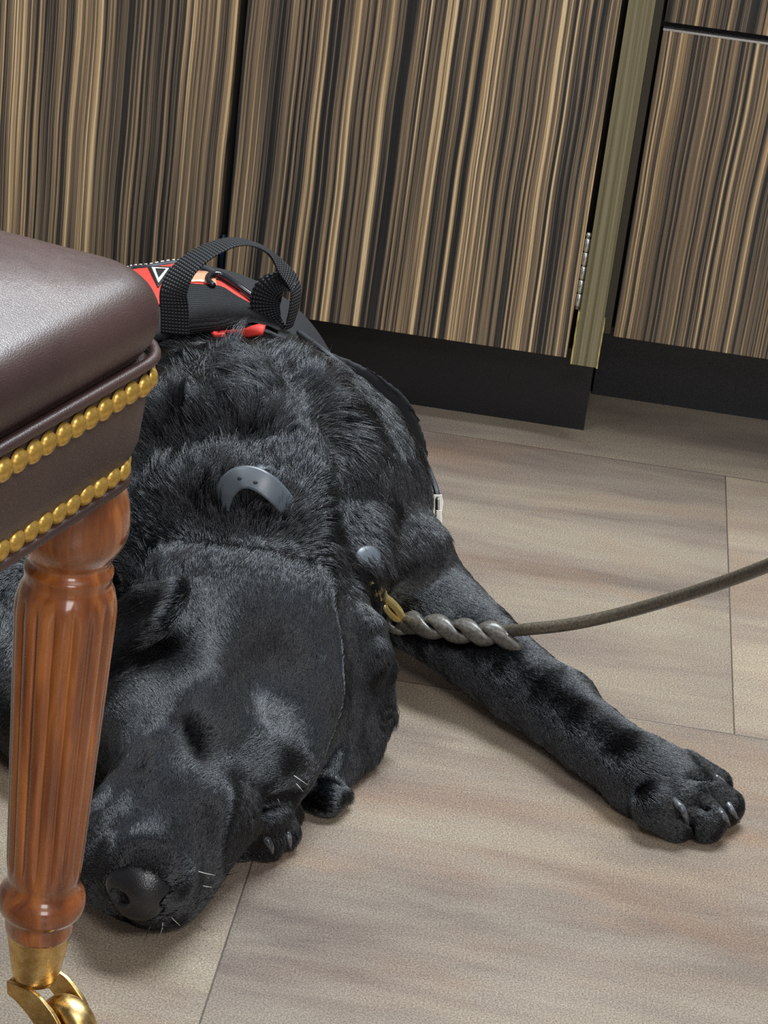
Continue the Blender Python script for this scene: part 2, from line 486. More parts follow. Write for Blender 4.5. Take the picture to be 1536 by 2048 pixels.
# cushion: bulging sides and crowned top
lv = [(-0.004, ZT, 0.034)]
for k in range(15):
    a = math.radians(-50 + 125 * k / 14)
    lv.append((0.012 - 0.026 * math.cos(a), ZT + 0.024 + 0.028 * math.sin(a), 0.036))
zc = lv[-1][1]; i0 = lv[-1][0]
for k in range(1, 16):
    s = k / 15
    lv.append((i0 + (SW / 2 - 0.03 - i0) * s ** 1.4, zc + 0.044 * (1 - (1 - s ** 1.4) ** 1.8), 0.045 + 0.2 * s))
cushion = loft(lv, 'seat_cushion', M_leather, chair)
for zz, ins, nm in ((ZT + 0.0015, -0.0125, 'upper_piping'), (ZB + 0.0005, -0.0015, 'lower_piping')):
    MB().tube(rr_loop(ins, zz, 0.034), 0.0036, 10, closed=True).build(nm, M_leather, chair)
# nail heads
perim_n = {}


def nails(zz, ins, gap, tilt):
    L = [Vector(p) for p in rr_loop(ins, zz, 0.034)]
    # start at the near corner; walk both ways and keep those on the two sides the photo can show
    n = len(L); cum = [0]
    for i in range(n): cum.append(cum[-1] + (L[(i + 1) % n] - L[i]).length)
    tot = cum[-1]; cnt = int(tot / gap); g = tot / cnt
    c3 = Vector(cA + e1 * SW / 2 + e2 * SW / 2); out = []
    for k in range(cnt):
        s = k * g; i = max(j for j in range(n) if cum[j] <= s)
        f_ = (s - cum[i]) / max(cum[i + 1] - cum[i], 1e-9)
        p = L[i].lerp(L[(i + 1) % n], f_); tdir = (L[(i + 1) % n] - L[i]).normalized()
        nrm = Vector((tdir.y, -tdir.x, 0))
        if nrm.dot(p - c3) < 0: nrm = -nrm
        # keep only the camera facing side and the corner
        rel = np.array(p) - cA
        if rel.dot(e2) < 0.055 and rel.dot(e1) < 0.34:
            nrm = (nrm + Vector((0, 0, tilt))).normalized()
            out.append((p, nrm))
    return out


nail_me = None
for (zz, ins, tilt) in ((ZT - 0.0125, -0.0105, -0.05), (ZB + 0.0095, -0.0005, -0.15)):
    for p, nrm in nails(zz, ins, 0.0152, tilt):
        if nail_me is None:
            b = MB(); b.sphere((0, 0, 0), (0.0074, 0.0074, 0.0052), nu=18, nv=7, half=True)
            o = b.build('nail_head', M_nail, chair); nail_me = o.data
        else:
            o = bpy.data.objects.new('nail_head', nail_me); link(o, chair)
        o.matrix_parent_inverse = Matrix.Translation(-Vector(chair.location))
        jit = Vector((random.uniform(-1, 1), random.uniform(-1, 1), random.uniform(-1, 1))) * 0.0004
        o.location = p + jit
        o.rotation_euler = nrm.to_track_quat('Z', 'Y').to_euler()

# leg
LT = Vector((-0.2815, 1.254, 0.435)); LB = Vector((-0.2885, 1.252, 0.045))
ax = (LT - LB).normalized(); LL = (LT - LB).length


def zt(z): return (z - LB.z) / ax.z


NFL = 16


def flute(t_, a):
    z0, z1 = zt(0.137), zt(0.345)
    if z0 < t_ < z1:
        e = min((t_ - z0) / 0.014, (z1 - t_) / 0.014, 1.0)
        e = math.sin(e * math.pi / 2)
        c = abs(math.sin(a * NFL / 2))
        return 1 - 0.105 * e * (1 - c ** 0.62)
    return 1


def smooth_prof(pts, k=5):
    P = catmull([(t_, r, 0) for t_, r in pts], k); return [(p[0], max(p[1], 0.001)) for p in P]


pp = [(0.088, .0225), (0.092, .0232), (0.100, .0236), (0.1035, .0250), (0.1060, .0282), (0.112, .0296), (0.1185, .0286), (0.124, .0252), (0.129, .0238), (0.134, .0244)]
leg_prof = smooth_prof([(zt(z), r) for z, r in pp], 4)
NB = 60
for k in range(1, NB):
    z = 0.134 + (0.350 - 0.134) * k / NB
    s = (z - 0.134) / 0.216
    r = 0.0250 + 0.0082 * s
    if s > 0.9: r -= 0.0045 * ((s - 0.9) / 0.1) ** 2
    if s < 0.06: r -= 0.0008 * ((0.06 - s) / 0.06) ** 2
    leg_prof.append((zt(z), r))
up = [(0.350, .0283), (0.353, .0275), (0.357, .0278), (0.3605, .0282), (0.3640, .0262), (0.3665, .0254), (0.369, .0262), (0.374, .0292), (0.382, .0335), (0.392, .0355), (0.405, .0345), (0.420, .031), (0.436, .030)]
leg_prof += smooth_prof([(zt(z), r) for z, r in up], 4)
MB().lathe(leg_prof, LB, ax, 192, flute).build('leg', M_wood, chair)
ferr = smooth_prof([(zt(z), r) for z, r in ((0.0475, .0125), (0.0480, .0142), (0.051, .0150), (0.0525, .0160), (0.07, .0190), (0.0885, .0218), (0.0895, .0222), (0.0900, .0215))], 3)
fo = MB().lathe(ferr, LB, ax, 64).build('caster_cup', M_brass, chair)
# caster fork: two curved cheek plates and a top bridge; wheel trails towards the right
ftop = Vector((LB.x, LB.y, 0.047))
wdir = Vector((0.90, -0.42, 0)).normalized(); wax = Vector((-wdir.y, wdir.x, 0))
WC = Vector((LB.x, LB.y, 0)) + wdir * 0.030 + Vector((0, 0, 0.0225))
fk = MB()
for s in (-1, 1):
    prof = [(-0.012, 0.048), (0.010, 0.0495), (0.022, 0.045), (0.033, 0.036), (0.038, 0.026), (0.036, 0.017), (0.030, 0.014), (0.022, 0.016), (0.012, 0.026), (0.000, 0.034), (-0.011, 0.038)]
    prof = [(p[0], p[1]) for p in catmull([(a, b, 0) for a, b in prof], 3)]
    v = []
    for dd in (0.0125, 0.0160):
        for (a, z) in prof: v.append(Vector((LB.x, LB.y, 0)) + wdir * a + wax * (s * dd) + Vector((0, 0, z)))
    n = len(prof); f = [tuple(range(n)), tuple(reversed(range(n, 2 * n)))] + [(k, (k + 1) % n, n + (k + 1) % n, n + k) for k in range(n)]
    fk.add(v, f)
Mf = Matrix.Translation((LB.x, LB.y, 0)) @ Matrix((( wdir.x, wax.x, 0), (wdir.y, wax.y, 0), (0, 0, 1))).to_4x4()
fk.box((-0.0122, -0.0125, 0.0375), (-0.008, 0.0125, 0.048), Mf).box((-0.0122, -0.0125, 0.044), (0.002, 0.0125, 0.0478), Mf)
fk.lathe([(0, 0.004), (0.032, 0.004)], WC - wax * 0.016, wax, 16)
fk.build('caster_fork', M_brass, chair, bevel=0.0008)
wp = smooth_prof([(-0.0105, .006), (-0.0105, .013), (-0.009, .0188), (-0.005, .0216), (0, .0225), (0.005, .0216), (0.009, .0188), (0.0105, .013), (0.0105, .006)], 4)
MB().lathe(wp, WC, wax, 48).build('caster_wheel', M_brass, chair)

# ------------------------------------------------------------------ dog: implicit body
VOX = 0.0036


class Field:
    def __init__(s, lo, hi, vox):
        s.lo = np.array(lo, float); s.vox = vox
        s.n = np.ceil((np.array(hi) - s.lo) / vox).astype(int) + 1
        s.d = np.full(tuple(s.n), 0.2, np.float32)
        s.ax = [s.lo[i] + vox * np.arange(s.n[i]) for i in range(3)]

    def _sub(s, a, b, pad):
        i0 = np.clip(((np.minimum(a, b) - pad - s.lo) / s.vox).astype(int), 0, s.n - 1)
        i1 = np.clip(((np.maximum(a, b) + pad - s.lo) / s.vox).astype(int) + 2, 1, s.n)
        sl = tuple(slice(i0[k], i1[k]) for k in range(3))
        X = s.ax[0][sl[0]][:, None, None]; Y = s.ax[1][sl[1]][None, :, None]; Z = s.ax[2][sl[2]][None, None, :]
        return sl, X, Y, Z

    def _comb(s, sl, d, k, sub):
        c = s.d[sl]
        if not sub:
            h = np.clip(0.5 + 0.5 * (c - d) / k, 0, 1)
            s.d[sl] = c * (1 - h) + d * h - k * h * (1 - h)
        else:
            h = np.clip(0.5 - 0.5 * (c + d) / k, 0, 1)
            s.d[sl] = c * (1 - h) - d * h + k * h * (1 - h)

    def cone(s, a, b, ra, rb, k=0.02, sub=False, pad=0.0):
        a = np.array(a, float); b = np.array(b, float)
        sl, X, Y, Z = s._sub(a, b, max(ra, rb) + 3 * k + 0.01 + pad)
        ab = b - a; L2 = ab.dot(ab)
        t_ = np.clip(((X - a[0]) * ab[0] + (Y - a[1]) * ab[1] + (Z - a[2]) * ab[2]) / L2, 0, 1)
        d = np.sqrt((X - a[0] - t_ * ab[0]) ** 2 + (Y - a[1] - t_ * ab[1]) ** 2 + (Z - a[2] - t_ * ab[2]) ** 2) - (ra + (rb - ra) * t_)
        s._comb(sl, d.astype(np.float32), k, sub)

    def chain(s, pts, k=0.02, sub=False, kk=0.004):
        """a limb: the cones are joined to each other tightly, then blended into the rest once"""
        tmp = s.fresh()
        for (a, ra), (b, rb) in zip(pts[:-1], pts[1:]): tmp.cone(a, b, ra, rb, kk, False, 0.08)
        s.merge(tmp, k, sub)

    def soften(s, lo, hi, rad, passes, edge=0.03):
        """box-blur the field inside a region, fading out towards its sides"""
        i0 = np.clip(((np.array(lo) - s.lo) / s.vox).astype(int), 0, s.n - 1); i1 = np.clip(((np.array(hi) - s.lo) / s.vox).astype(int), 1, s.n)
        sl = tuple(slice(a, b) for a, b in zip(i0, i1)); c = s.d[sl]; q = c.copy()
        for _ in range(passes):
            for ax_ in range(3):
                p = np.pad(q, [(rad, rad) if k == ax_ else (0, 0) for k in range(3)], mode='edge')
                n_ = q.shape[ax_]; q = sum(np.take(p, range(k, k + n_), axis=ax_) for k in range(2 * rad + 1)) / (2 * rad + 1)
        m_ = 1.0
        for k in range(3):
            x_ = s.ax[k][sl[k]]
            f_ = np.clip((x_ - lo[k]) / edge, 0, 1) * np.clip((hi[k] - x_) / edge, 0, 1)
            if k == 2: f_ = np.ones_like(x_)
            m_ = m_ * f_.reshape([-1 if j == k else 1 for j in range(3)])
        s.d[sl] = (c * (1 - m_) + q * m_).astype(np.float32)

    def fresh(s):
        t_ = Field.__new__(Field); t_.lo, t_.vox, t_.n, t_.ax = s.lo, s.vox, s.n, s.ax
        t_.d = np.full(tuple(s.n), 0.2, np.float32); return t_

    def merge(s, tmp, k, sub=False):
        near = np.argwhere(tmp.d < 0.199)
        sl = tuple(slice(a, b + 1) for a, b in zip(near.min(0), near.max(0)))
        s._comb(sl, tmp.d[sl], k, sub)

    def ell(s, c, r, k=0.02, R=None, sub=False):
        """R: 3x3 with rows = local axes in world"""
        c = np.array(c, float); r = np.array(r, float)
        sl, X, Y, Z = s._sub(c, c, r.max() + 3 * k + 0.01)
        dx, dy, dz = X - c[0], Y - c[1], Z - c[2]
        if R is None: R = np.eye(3)
        q = [(R[i][0] * dx + R[i][1] * dy + R[i][2] * dz) for i in range(3)]
        k0 = np.sqrt(sum((q[i] / r[i]) ** 2 for i in range(3))); k1 = np.sqrt(sum((q[i] / r[i] ** 2) ** 2 for i in range(3)))
        d = k0 * (k0 - 1) / np.maximum(k1, 1e-6)
        s._comb(sl, d.astype(np.float32), k, sub)

    def tri(s, a, b, c, r, k=0.01, sub=False, pad=0.0):
        a, b, c = (np.array(q, float) for q in (a, b, c))
        sl, X, Y, Z = s._sub(np.minimum(np.minimum(a, b), c), np.maximum(np.maximum(a, b), c), r + 3 * k + 0.01 + pad)
        def dot2(v): return v[0] ** 2 + v[1] ** 2 + v[2] ** 2
        nor = np.cross(b - a, a - c)
        P = [(X - q[0], Y - q[1], Z - q[2]) for q in (a, b, c)]
        E = [b - a, c - b, a - c]
        sg = 0; de = None
        for e, p in zip(E, P):
            cr = np.cross(e, nor)
            sg = sg + np.sign(cr[0] * p[0] + cr[1] * p[1] + cr[2] * p[2])
            h = np.clip((e[0] * p[0] + e[1] * p[1] + e[2] * p[2]) / e.dot(e), 0, 1)
            q = (e[0] * h - p[0]) ** 2 + (e[1] * h - p[1]) ** 2 + (e[2] * h - p[2]) ** 2
            de = q if de is None else np.minimum(de, q)
        pl = (nor[0] * P[0][0] + nor[1] * P[0][1] + nor[2] * P[0][2]) ** 2 / nor.dot(nor)
        d = np.sqrt(np.where(sg < 2, de, pl)) - r
        s._comb(sl, d.astype(np.float32), k, sub)

    def floor(s, z=0.0):
        s.d = np.maximum(s.d, (z - s.ax[2])[None, None, :].astype(np.float32))

    def sample(s, P):
        q = (P - s.lo) / s.vox; i = np.clip(q.astype(int), 0, s.n - 2); f = q - i
        out = 0
        for dx in (0, 1):
            for dy in (0, 1):
                for dz in (0, 1):
                    wgt = (f[:, 0] if dx else 1 - f[:, 0]) * (f[:, 1] if dy else 1 - f[:, 1]) * (f[:, 2] if dz else 1 - f[:, 2])
                    out = out + wgt * s.d[i[:, 0] + dx, i[:, 1] + dy, i[:, 2] + dz]
        return out

    def grad(s, P, e=0.003):
        g = np.stack([s.sample(P + np.eye(3)[i] * e) - s.sample(P - np.eye(3)[i] * e) for i in range(3)], 1)
        return g / np.maximum(np.linalg.norm(g, axis=1, keepdims=True), 1e-9)

    def mesh(s):
        d = s.d; ins = d < 0
        nx, ny, nz = d.shape
        acc = np.zeros((nx - 1, ny - 1, nz - 1, 3), np.float32); cnt = np.zeros((nx - 1, ny - 1, nz - 1), np.float32)
        for axis in range(3):
            o1, o2 = [a for a in range(3) if a != axis]
            for i in (0, 1):
                for j in (0, 1):
                    st = [0, 0, 0]; st[o1] = i; st[o2] = j
                    en = list(st); en[axis] = 1
                    A = d[st[0]:st[0] + nx - 1, st[1]:st[1] + ny - 1, st[2]:st[2] + nz - 1]
                    B = d[en[0]:en[0] + nx - 1, en[1]:en[1] + ny - 1, en[2]:en[2] + nz - 1]
                    x = (A < 0) != (B < 0)
                    tt = np.where(x, A / np.where(x, A - B, 1), 0)
                    cnt += x
                    acc[..., axis] += tt * x
                    acc[..., o1] += i * x; acc[..., o2] += j * x
        cell = cnt > 0
        idx = -np.ones(cell.shape, np.int64); ii = np.argwhere(cell); idx[cell] = np.arange(len(ii))
        V = s.lo + (ii + acc[cell] / cnt[cell][:, None]) * s.vox
        F = []
        for axis in range(3):
            o1, o2 = (axis + 1) % 3, (axis + 2) % 3
            a = [slice(None)] * 3; b = [slice(None)] * 3; a[axis] = slice(0, -1); b[axis] = slice(1, None)
            A = ins[tuple(a)]; B = ins[tuple(b)]
            x = A != B
            e = np.argwhere(x)
            e = e[(e[:, o1] > 0) & (e[:, o2] > 0) & (e[:, o1] < d.shape[o1] - 1) & (e[:, o2] < d.shape[o2] - 1)]
            fl = A[e[:, 0], e[:, 1], e[:, 2]]
            def g(i, j):
                q = e.copy(); q[:, o1] -= i; q[:, o2] -= j
                return idx[q[:, 0], q[:, 1], q[:, 2]]
            q = np.stack([g(1, 1), g(0, 1), g(0, 0), g(1, 0)], 1)
            q[~fl] = q[~fl][:, ::-1]
            F.append(q)
        F = np.concatenate(F); F = F[(F >= 0).all(1)]
        return V, F


def relax(V, F, it=2, lam=0.5):
    for _ in range(it):
        acc = np.zeros_like(V); c = np.zeros(len(V))
        for k in range(4):
            np.add.at(acc, F[:, k], V[F[:, (k + 1) % 4]]); np.add.at(c, F[:, k], 1)
            np.add.at(acc, F[:, (k + 1) % 4], V[F[:, k]]); np.add.at(c, F[:, (k + 1) % 4], 1)
        V = V + lam * (acc / c[:, None] - V)
    return V


LO, HI = (-0.78, 1.28, -0.012), (0.27, 2.47, 0.36)
B = Field(LO, HI, VOX)


def S(px, py, dep=0.0):
    """the point where the line of sight meets the modelled surface, pushed in by dep"""
    r = ray(px, py)
    tt = np.arange(1.3, 2.9, 0.002)
    d = B.sample(CAM + tt[:, None] * r)
    i = int(np.argmax(d < 0)) if (d < 0).any() else None
    if i is None: return PZ(px, py, 0.02)
    return CAM + (tt[i] + dep) * r


# torso (also used, thickened, for the vest)
TORSO = [((-0.265, 1.965, 0.110), (0.150, 0.130, 0.135)), ((-0.375, 2.13, 0.112), (0.150, 0.18, 0.126)), ((-0.50, 2.26, 0.075), (0.165, 0.16, 0.085))]
for c, r in TORSO: B.ell(c, r, 0.05)
B.ell((-0.275, 1.90, 0.175), (0.085, 0.09, 0.075), 0.05)             # withers
B.ell((-0.175, 1.93, 0.105), (0.068, 0.10, 0.095), 0.04)             # left shoulder
B.ell((-0.395, 1.86, 0.11), (0.075, 0.12, 0.10), 0.04)               # right shoulder
# neck and ruff
B.cone((-0.262, 1.87, 0.150), (-0.232, 1.735, 0.110), 0.112, 0.088, 0.04)
B.ell((-0.190, 1.80, 0.105), (0.060, 0.07, 0.08), 0.03)
# skull frame
nose = PZ(287, 1772, 0.055); occ = PZ(500, 1110, 0.165)
Fh = nose - occ; Fh /= np.linalg.norm(Fh)
Rt = np.cross(Fh, [0, 0, 1]); Rt /= np.linalg.norm(Rt); Uh = np.cross(Rt, Fh)
HR = np.stack([Rt, Fh, Uh])
B.ell(PZ(490, 1260, 0.105), (0.080, 0.085, 0.078), 0.02, HR)         # cranium
B.ell(PZ(430, 1370, 0.085), (0.070, 0.075, 0.066), 0.02, HR)         # forehead
B.ell(PZ(545, 1400, 0.075), (0.058, 0.075, 0.060), 0.03, HR)         # left cheek
B.ell(PZ(320, 1400, 0.065), (0.045, 0.070, 0.060), 0.03, HR)         # right cheek
B.cone(PZ(362, 1530, 0.066), PZ(300, 1735, 0.052), 0.048, 0.037, 0.025)  # muzzle bridge
B.ell(PZ(225, 1690, 0.038), (0.036, 0.052, 0.038), 0.02, HR)         # right flew
B.ell(PZ(392, 1670, 0.042), (0.028, 0.055, 0.038), 0.016, HR)        # left flew
B.ell(PZ(325, 1765, 0.022), (0.046, 0.040, 0.022), 0.012, HR)        # chin
B.ell(PZ(520, 1515, 0.048), (0.040, 0.06, 0.042), 0.025, HR)         # lip corner
B.ell(PZ(572, 1545, 0.052), (0.014, 0.018, 0.018), 0.02, HR)         # whisker mole
pa, pb, pc, pd, pe_, pf_ = S(385, 1540, .035), S(560, 1440, .044), S(390, 1600, .033), S(545, 1520, .039), S(445, 1375, .036), S(330, 1390, .036)
pm = S(350, 1560, .036)
B.cone(S(425, 1590, .032), S(540, 1515, .038), 0.035, 0.035, 0.015)
for a, b in ((pa, pb), (pc, pd), (pe_, pa), (pf_, pm), (pe_, pm)): B.cone(a, b, 0.035, 0.035, 0.012)
B.cone(PZ(530, 1495, 0.058), PZ(400, 1655, 0.046), 0.036, 0.032, 0.02)  # upper lip running back to the cheek
B.d -= 0.002
B.soften((-0.40, 1.38, -0.012), (-0.08, 1.78, 0.30), 3, 3)
B.ell(S(268, 1418, 0.014), (0.030, 0.036, 0.028), 0.018, HR)         # right brow
B.ell(S(445, 1385, 0.020), (0.036, 0.032, 0.026), 0.025, HR)         # left brow
# creases
B.chain([(S(348, 1395, -0.001), 0.002), (S(360, 1450, -0.001), 0.006), (S(386, 1515, -0.001), 0.004)], 0.010, True)
B.ell(S(402, 1478, -0.010), (0.024, 0.022, 0.018), 0.022, HR, True)
B.chain([(S(282, 1468, -0.001), 0.0015), (S(320, 1474, -0.001), 0.002)], 0.007, True)
B.ell(S(406, 1450, 0.007), (0.010, 0.009, 0.009), 0.010, HR)         # closed left lid
B.ell(S(436, 1512, 0.009), (0.016, 0.010, 0.010), 0.016, HR)         # lower lid pouch
# mouth line on the left lip
B.chain([(S(330, 1833), 0.003), (S(372, 1806), 0.0045), (S(412, 1762), 0.0045), (S(436, 1712), 0.004)], 0.006, True)
# (paw gap cut after the paw) groove between neck and skull, folds of the scruff
B.chain([(S(330, 1035), 0.014), (S(400, 1035, -0.002), 0.024), (S(500, 1045, -0.002), 0.024), (S(600, 1075), 0.016), (S(660, 1130), 0.008)], 0.024, True)
B.chain([(S(370, 1130), 0.004), (S(385, 1170), 0.008)], 0.012, True)
B.chain([(S(680, 850), 0.012), (S(705, 960), 0.024), (S(712, 1050), 0.020)], 0.030, True)
B.chain([(S(280, 900), 0.026), (S(360, 870), 0.022), (S(430, 850), 0.016), (S(500, 880), 0.010)], 0.026, True)
B.chain([(S(560, 720), 0.010), (S(620, 820), 0.014), (S(650, 900), 0.010)], 0.026, True)
B.chain([(S(380, 720), 0.012), (S(430, 770), 0.014)], 0.026, True)
B.chain([(S(700, 1200), 0.010), (S(700, 1300), 0.018), (S(690, 1400), 0.010)], 0.020, True)
# temple hollow in front of the right ear
B.ell(S(262, 1315, 0.0), (0.022, 0.020, 0.020), 0.02, HR, True)
B.ell(S(565, 1345, -0.020), (0.036, 0.042, 0.026), 0.03, HR, True)
B.ell(S(525, 1525, -0.015), (0.026, 0.020, 0.018), 0.03, HR, True)
B.soften((-0.40, 1.38, -0.012), (-0.08, 1.78, 0.30), 3, 2)
B.chain([(S(348, 1395), 0.002), (S(360, 1450), 0.0045), (S(386, 1515), 0.003)], 0.008, True)
# right ear (image left)
er = [PZ(362, 1180, .178), PZ(330, 1248, .160), PZ(190, 1335, .105), PZ(215, 1240, .135), PZ(290, 1185, .170)]
tmp_ = B.fresh()
for i, j in ((1, 2), (2, 3), (3, 4)): tmp_.tri(er[0], er[i], er[j], 0.0078, 0.006, False, 0.03)
B.merge(tmp_, 0.010)
# left ear (image right)
el = [PZ(*a) for a in ((688, 1180, .135), (745, 1250, .118), (772, 1330, .080), (772, 1430, .035), (742, 1500, .016), (640, 1592, .010), (612, 1560, .014), (655, 1455, .055), (672, 1330, .095))]
cE = PZ(715, 1390, .062)
tmp_ = B.fresh()
for i in range(len(el)): tmp_.tri(cE, el[i], el[(i + 1) % len(el)], 0.0085, 0.006, False, 0.03)
B.merge(tmp_, 0.010)
B.chain([(PZ(612, 1592, 0.012), 0.010), (PZ(655, 1600, 0.013), 0.013), (PZ(692, 1590, 0.010), 0.007)], 0.006)    # curled ear tip
B.ell(S(656, 1590, -0.002), (0.010, 0.008, 0.006), 0.006, None, True)
B.ell(PZ(757, 1320, 0.092), (0.009, 0.016, 0.022), 0.008)            # ear edge roll
B.soften((-0.42, 1.36, -0.012), (-0.06, 1.80, 0.30), 1, 2)
# left foreleg, stretched to the right
LEG = [((790, 1130, .090), .055), ((840, 1195, .065), .047), ((945, 1285, .048), .039), ((1040, 1365, .041), .034), ((1110, 1415, .036), .0320), ((1180, 1475, .032), .0300), ((1275, 1545, .028), .030), ((1345, 1590, .024), .029)]
B.chain([(PZ(*a), r) for a, r in LEG], 0.02)
B.ell(PZ(1138, 1394, 0.043), (0.016, 0.018, 0.013), 0.025)
TOES = [((1310, 1610, .024), (1352, 1640, .015), .0190, .0165), ((1365, 1600, .028), (1412, 1642, .015), .0185, .016), ((1385, 1575, .028), (1448, 1612, .015), .0180, .0155), ((1370, 1540, .024), (1430, 1568, .014), .0160, .013)]
B.cone(PZ(1290, 1555, .028), PZ(1345, 1565, .025), .030, .027, 0.015)
for a, b, r, r2 in TOES: B.cone(PZ(*a), PZ(*b), r, r2, 0.005)
for a, b in (((1330, 1600, .050), (1385, 1655, .012)), ((1372, 1585, .052), (1432, 1642, .012)), ((1378, 1556, .050), (1445, 1592, .012))): B.chain([(PZ(*a), .0015), (PZ(*b), .0035)], 0.008, True)
# right forepaw under the chin
B.chain([(PZ(380, 1560, .030), .034), (PZ(470, 1615, .028), .032), (PZ(500, 1635, .026), .029)], 0.015)
TOES2 = [((465, 1650, .020), (478, 1680, .013), .017), ((508, 1640, .024), (528, 1678, .015), .0175), ((540, 1625, .022), (562, 1662, .014), .0160), ((545, 1600, .022), (574, 1628, .013), .0140)]
for a, b, r in TOES2: B.cone(PZ(*a), PZ(*b), r, r * 0.85, 0.005)
B.chain([(PZ(440, 1640, .056), .004), (PZ(520, 1606, .058), .006), (PZ(590, 1592, .050), .006)], 0.010, True)
# right foreleg, elbow seen left of the chair leg
B.chain([((-0.41, 1.80, 0.08), 0.062), ((-0.440, 1.665, 0.058), 0.055), ((-0.36, 1.585, 0.036), 0.036), (tuple(PZ(380, 1560, .030)), 0.034)], 0.03)
# hind leg behind the chair
B.chain([((-0.56, 2.25, 0.06), 0.06), ((-0.60, 2.08, 0.055), 0.055), ((-0.66, 2.20, 0.03), 0.03), ((-0.62, 2.05, 0.025), 0.028)], 0.03)
B.floor(0.0)
SKEEP = B.d.copy()
V, F = B.mesh(); V = relax(V, F, 1, 0.4)
dog = empty('dog', (-0.26, 1.9, 0), 'black long-coated retriever asleep on the floor, chin down and one foreleg stretched out', 'dog')
body = mesh_obj('body', V, F, M_skin, dog)

UP = np.array([0, 0, 1.0]); IX = MW[:, 0]; IY = MW[:, 1]; TOC = -MW[:, 2]   # image right, image down, towards the camera


def march(field, px, py, dep=0.0, t0=1.2, t1=2.9):
    r = ray(px, py); tt = np.arange(t0, t1, 0.001)
    P = CAM + tt[:, None] * r
    ok = ((P > field.lo) & (P < field.lo + field.vox * (field.n - 1))).all(1)
    d = field.sample(P); d[~ok] = 1
    if not (d < 0).any(): return None
    return CAM + (tt[int(np.argmax(d < 0))] + dep) * r


# ---- nose leather
nc = S(281, 1772, 0.014)
NF = Field(nc - 0.055, nc + 0.055, 0.0010)
NF.d[:] = 0.1
NF.ell(nc, (0.0262, 0.0175, 0.0195), 0.01, HR)
NF.ell(nc + Fh * -0.014 + Uh * 0.008, (0.0185, 0.020, 0.0140), 0.012, HR)
NF.ell(nc + Fh * 0.006 - Uh * 0.014, (0.015, 0.011, 0.011), 0.012, HR)
for px_, py_, sx in ((239, 1797, 1), (341, 1799, -1)):
    p = march(NF, px_, py_)
    if p is None: p = PZ(px_, py_, 0.05)
    NF.ell(p + Fh * -0.001, (0.0075, 0.012, 0.0062), 0.003, HR, True)
    q = march(NF, px_ - sx * 16, py_ + 14)
    if q is not None: NF.cone(p, q, 0.003, 0.0016, 0.004, True)
for (x0, y0, x1, y1) in ((300, 1806, 303, 1838),):
    p, q = march(NF, x0, y0), march(NF, x1, y1)
    if p is not None and q is not None: NF.cone(p, q, 0.001, 0.0012, 0.003, True)
NF.floor(0.0)
v_, f_ = NF.mesh()
nz = mesh_obj('nose', v_, f_, M_nose, dog); nz['label'] = 'black leathery nose with nostrils'

# ---- vest shell following the back
sd = np.array([-0.52, 0.85, 0.0]); sd /= np.linalg.norm(sd)
v0 = S(478, 676); VX = B
X_ = B.ax[0][:, None, None]; Y_ = B.ax[1][None, :, None]; Z_ = B.ax[2][None, None, :]
pl = (X_ - v0[0]) * np.where(X_ < v0[0], sd[0], 0.08) + (Y_ - v0[1]) * 0.9 + (Z_ - v0[2]) * 0.10
VF = Field(LO, HI, VOX)
VF.d = np.maximum.reduce([B.d - 0.014 - 0.014 * np.clip((X_ + 0.24) / 0.10, 0, 1), 0.0035 - B.d, -pl, pl - 0.27, np.broadcast_to(0.045 - Z_, B.d.shape), np.broadcast_to(-0.53 - X_, B.d.shape)]).astype(np.float32)
v_, f_ = VF.mesh(); v_ = relax(v_, f_, 1, 0.5)
vest = empty('dog_vest', tuple(v0[:2] + sd[:2] * 0.1) + (0.0,), 'black and red service vest with a grab handle on the back of the sleeping dog', 'dog vest')
mesh_obj('vest_body', v_, f_, M_vest, vest)


def VS(px, py, lift=0.0):
    p = march(VF, px, py)
    if p is None:
        for dx, dy in ((-6, 4), (-12, 8), (-20, 12), (-30, 20), (0, 15), (0, 30), (-45, 30), (-60, 50)):
            p = march(VF, px + dx, py + dy)
            if p is not None: p = p + (-dx * IX - dy * IY) / 2050; break
    if p is None: return PY(px, py, 2.02)
    p = p[None]
    for _ in range(4): g_ = VF.grad(p); p = p - g_ * VF.sample(p)[:, None] * 0.7
    return (p + g_ * lift)[0]


def patch(name, top, bot, mt, lift, parent, nu=24, nv=8, th=0.0012):
    T = catmull([(x, y, 0) for x, y in top], 8) if len(top) > 2 else [np.array((*top[0], 0)), np.array((*top[1], 0))]
    Bt = catmull([(x, y, 0) for x, y in bot], 8) if len(bot) > 2 else [np.array((*bot[0], 0)), np.array((*bot[1], 0))]
    def ev(C, u):
        q = u * (len(C) - 1); i = min(int(q), len(C) - 2); return C[i] + (C[i + 1] - C[i]) * (q - i)
    v = []
    for j in range(nv + 1):
        for i in range(nu + 1):
            a_ = ev(T, i / nu); b_ = ev(Bt, i / nu); c_ = a_ + (b_ - a_) * j / nv
            v.append(VS(c_[0], c_[1], lift))
    f = [(j * (nu + 1) + i, j * (nu + 1) + i + 1, (j + 1) * (nu + 1) + i + 1, (j + 1) * (nu + 1) + i) for j in range(nv) for i in range(nu)]
    o = mesh_obj(name, v, f, mt, parent)
    so = o.modifiers.new('thick', 'SOLIDIFY'); so.thickness = th; so.offset = 0
    return o


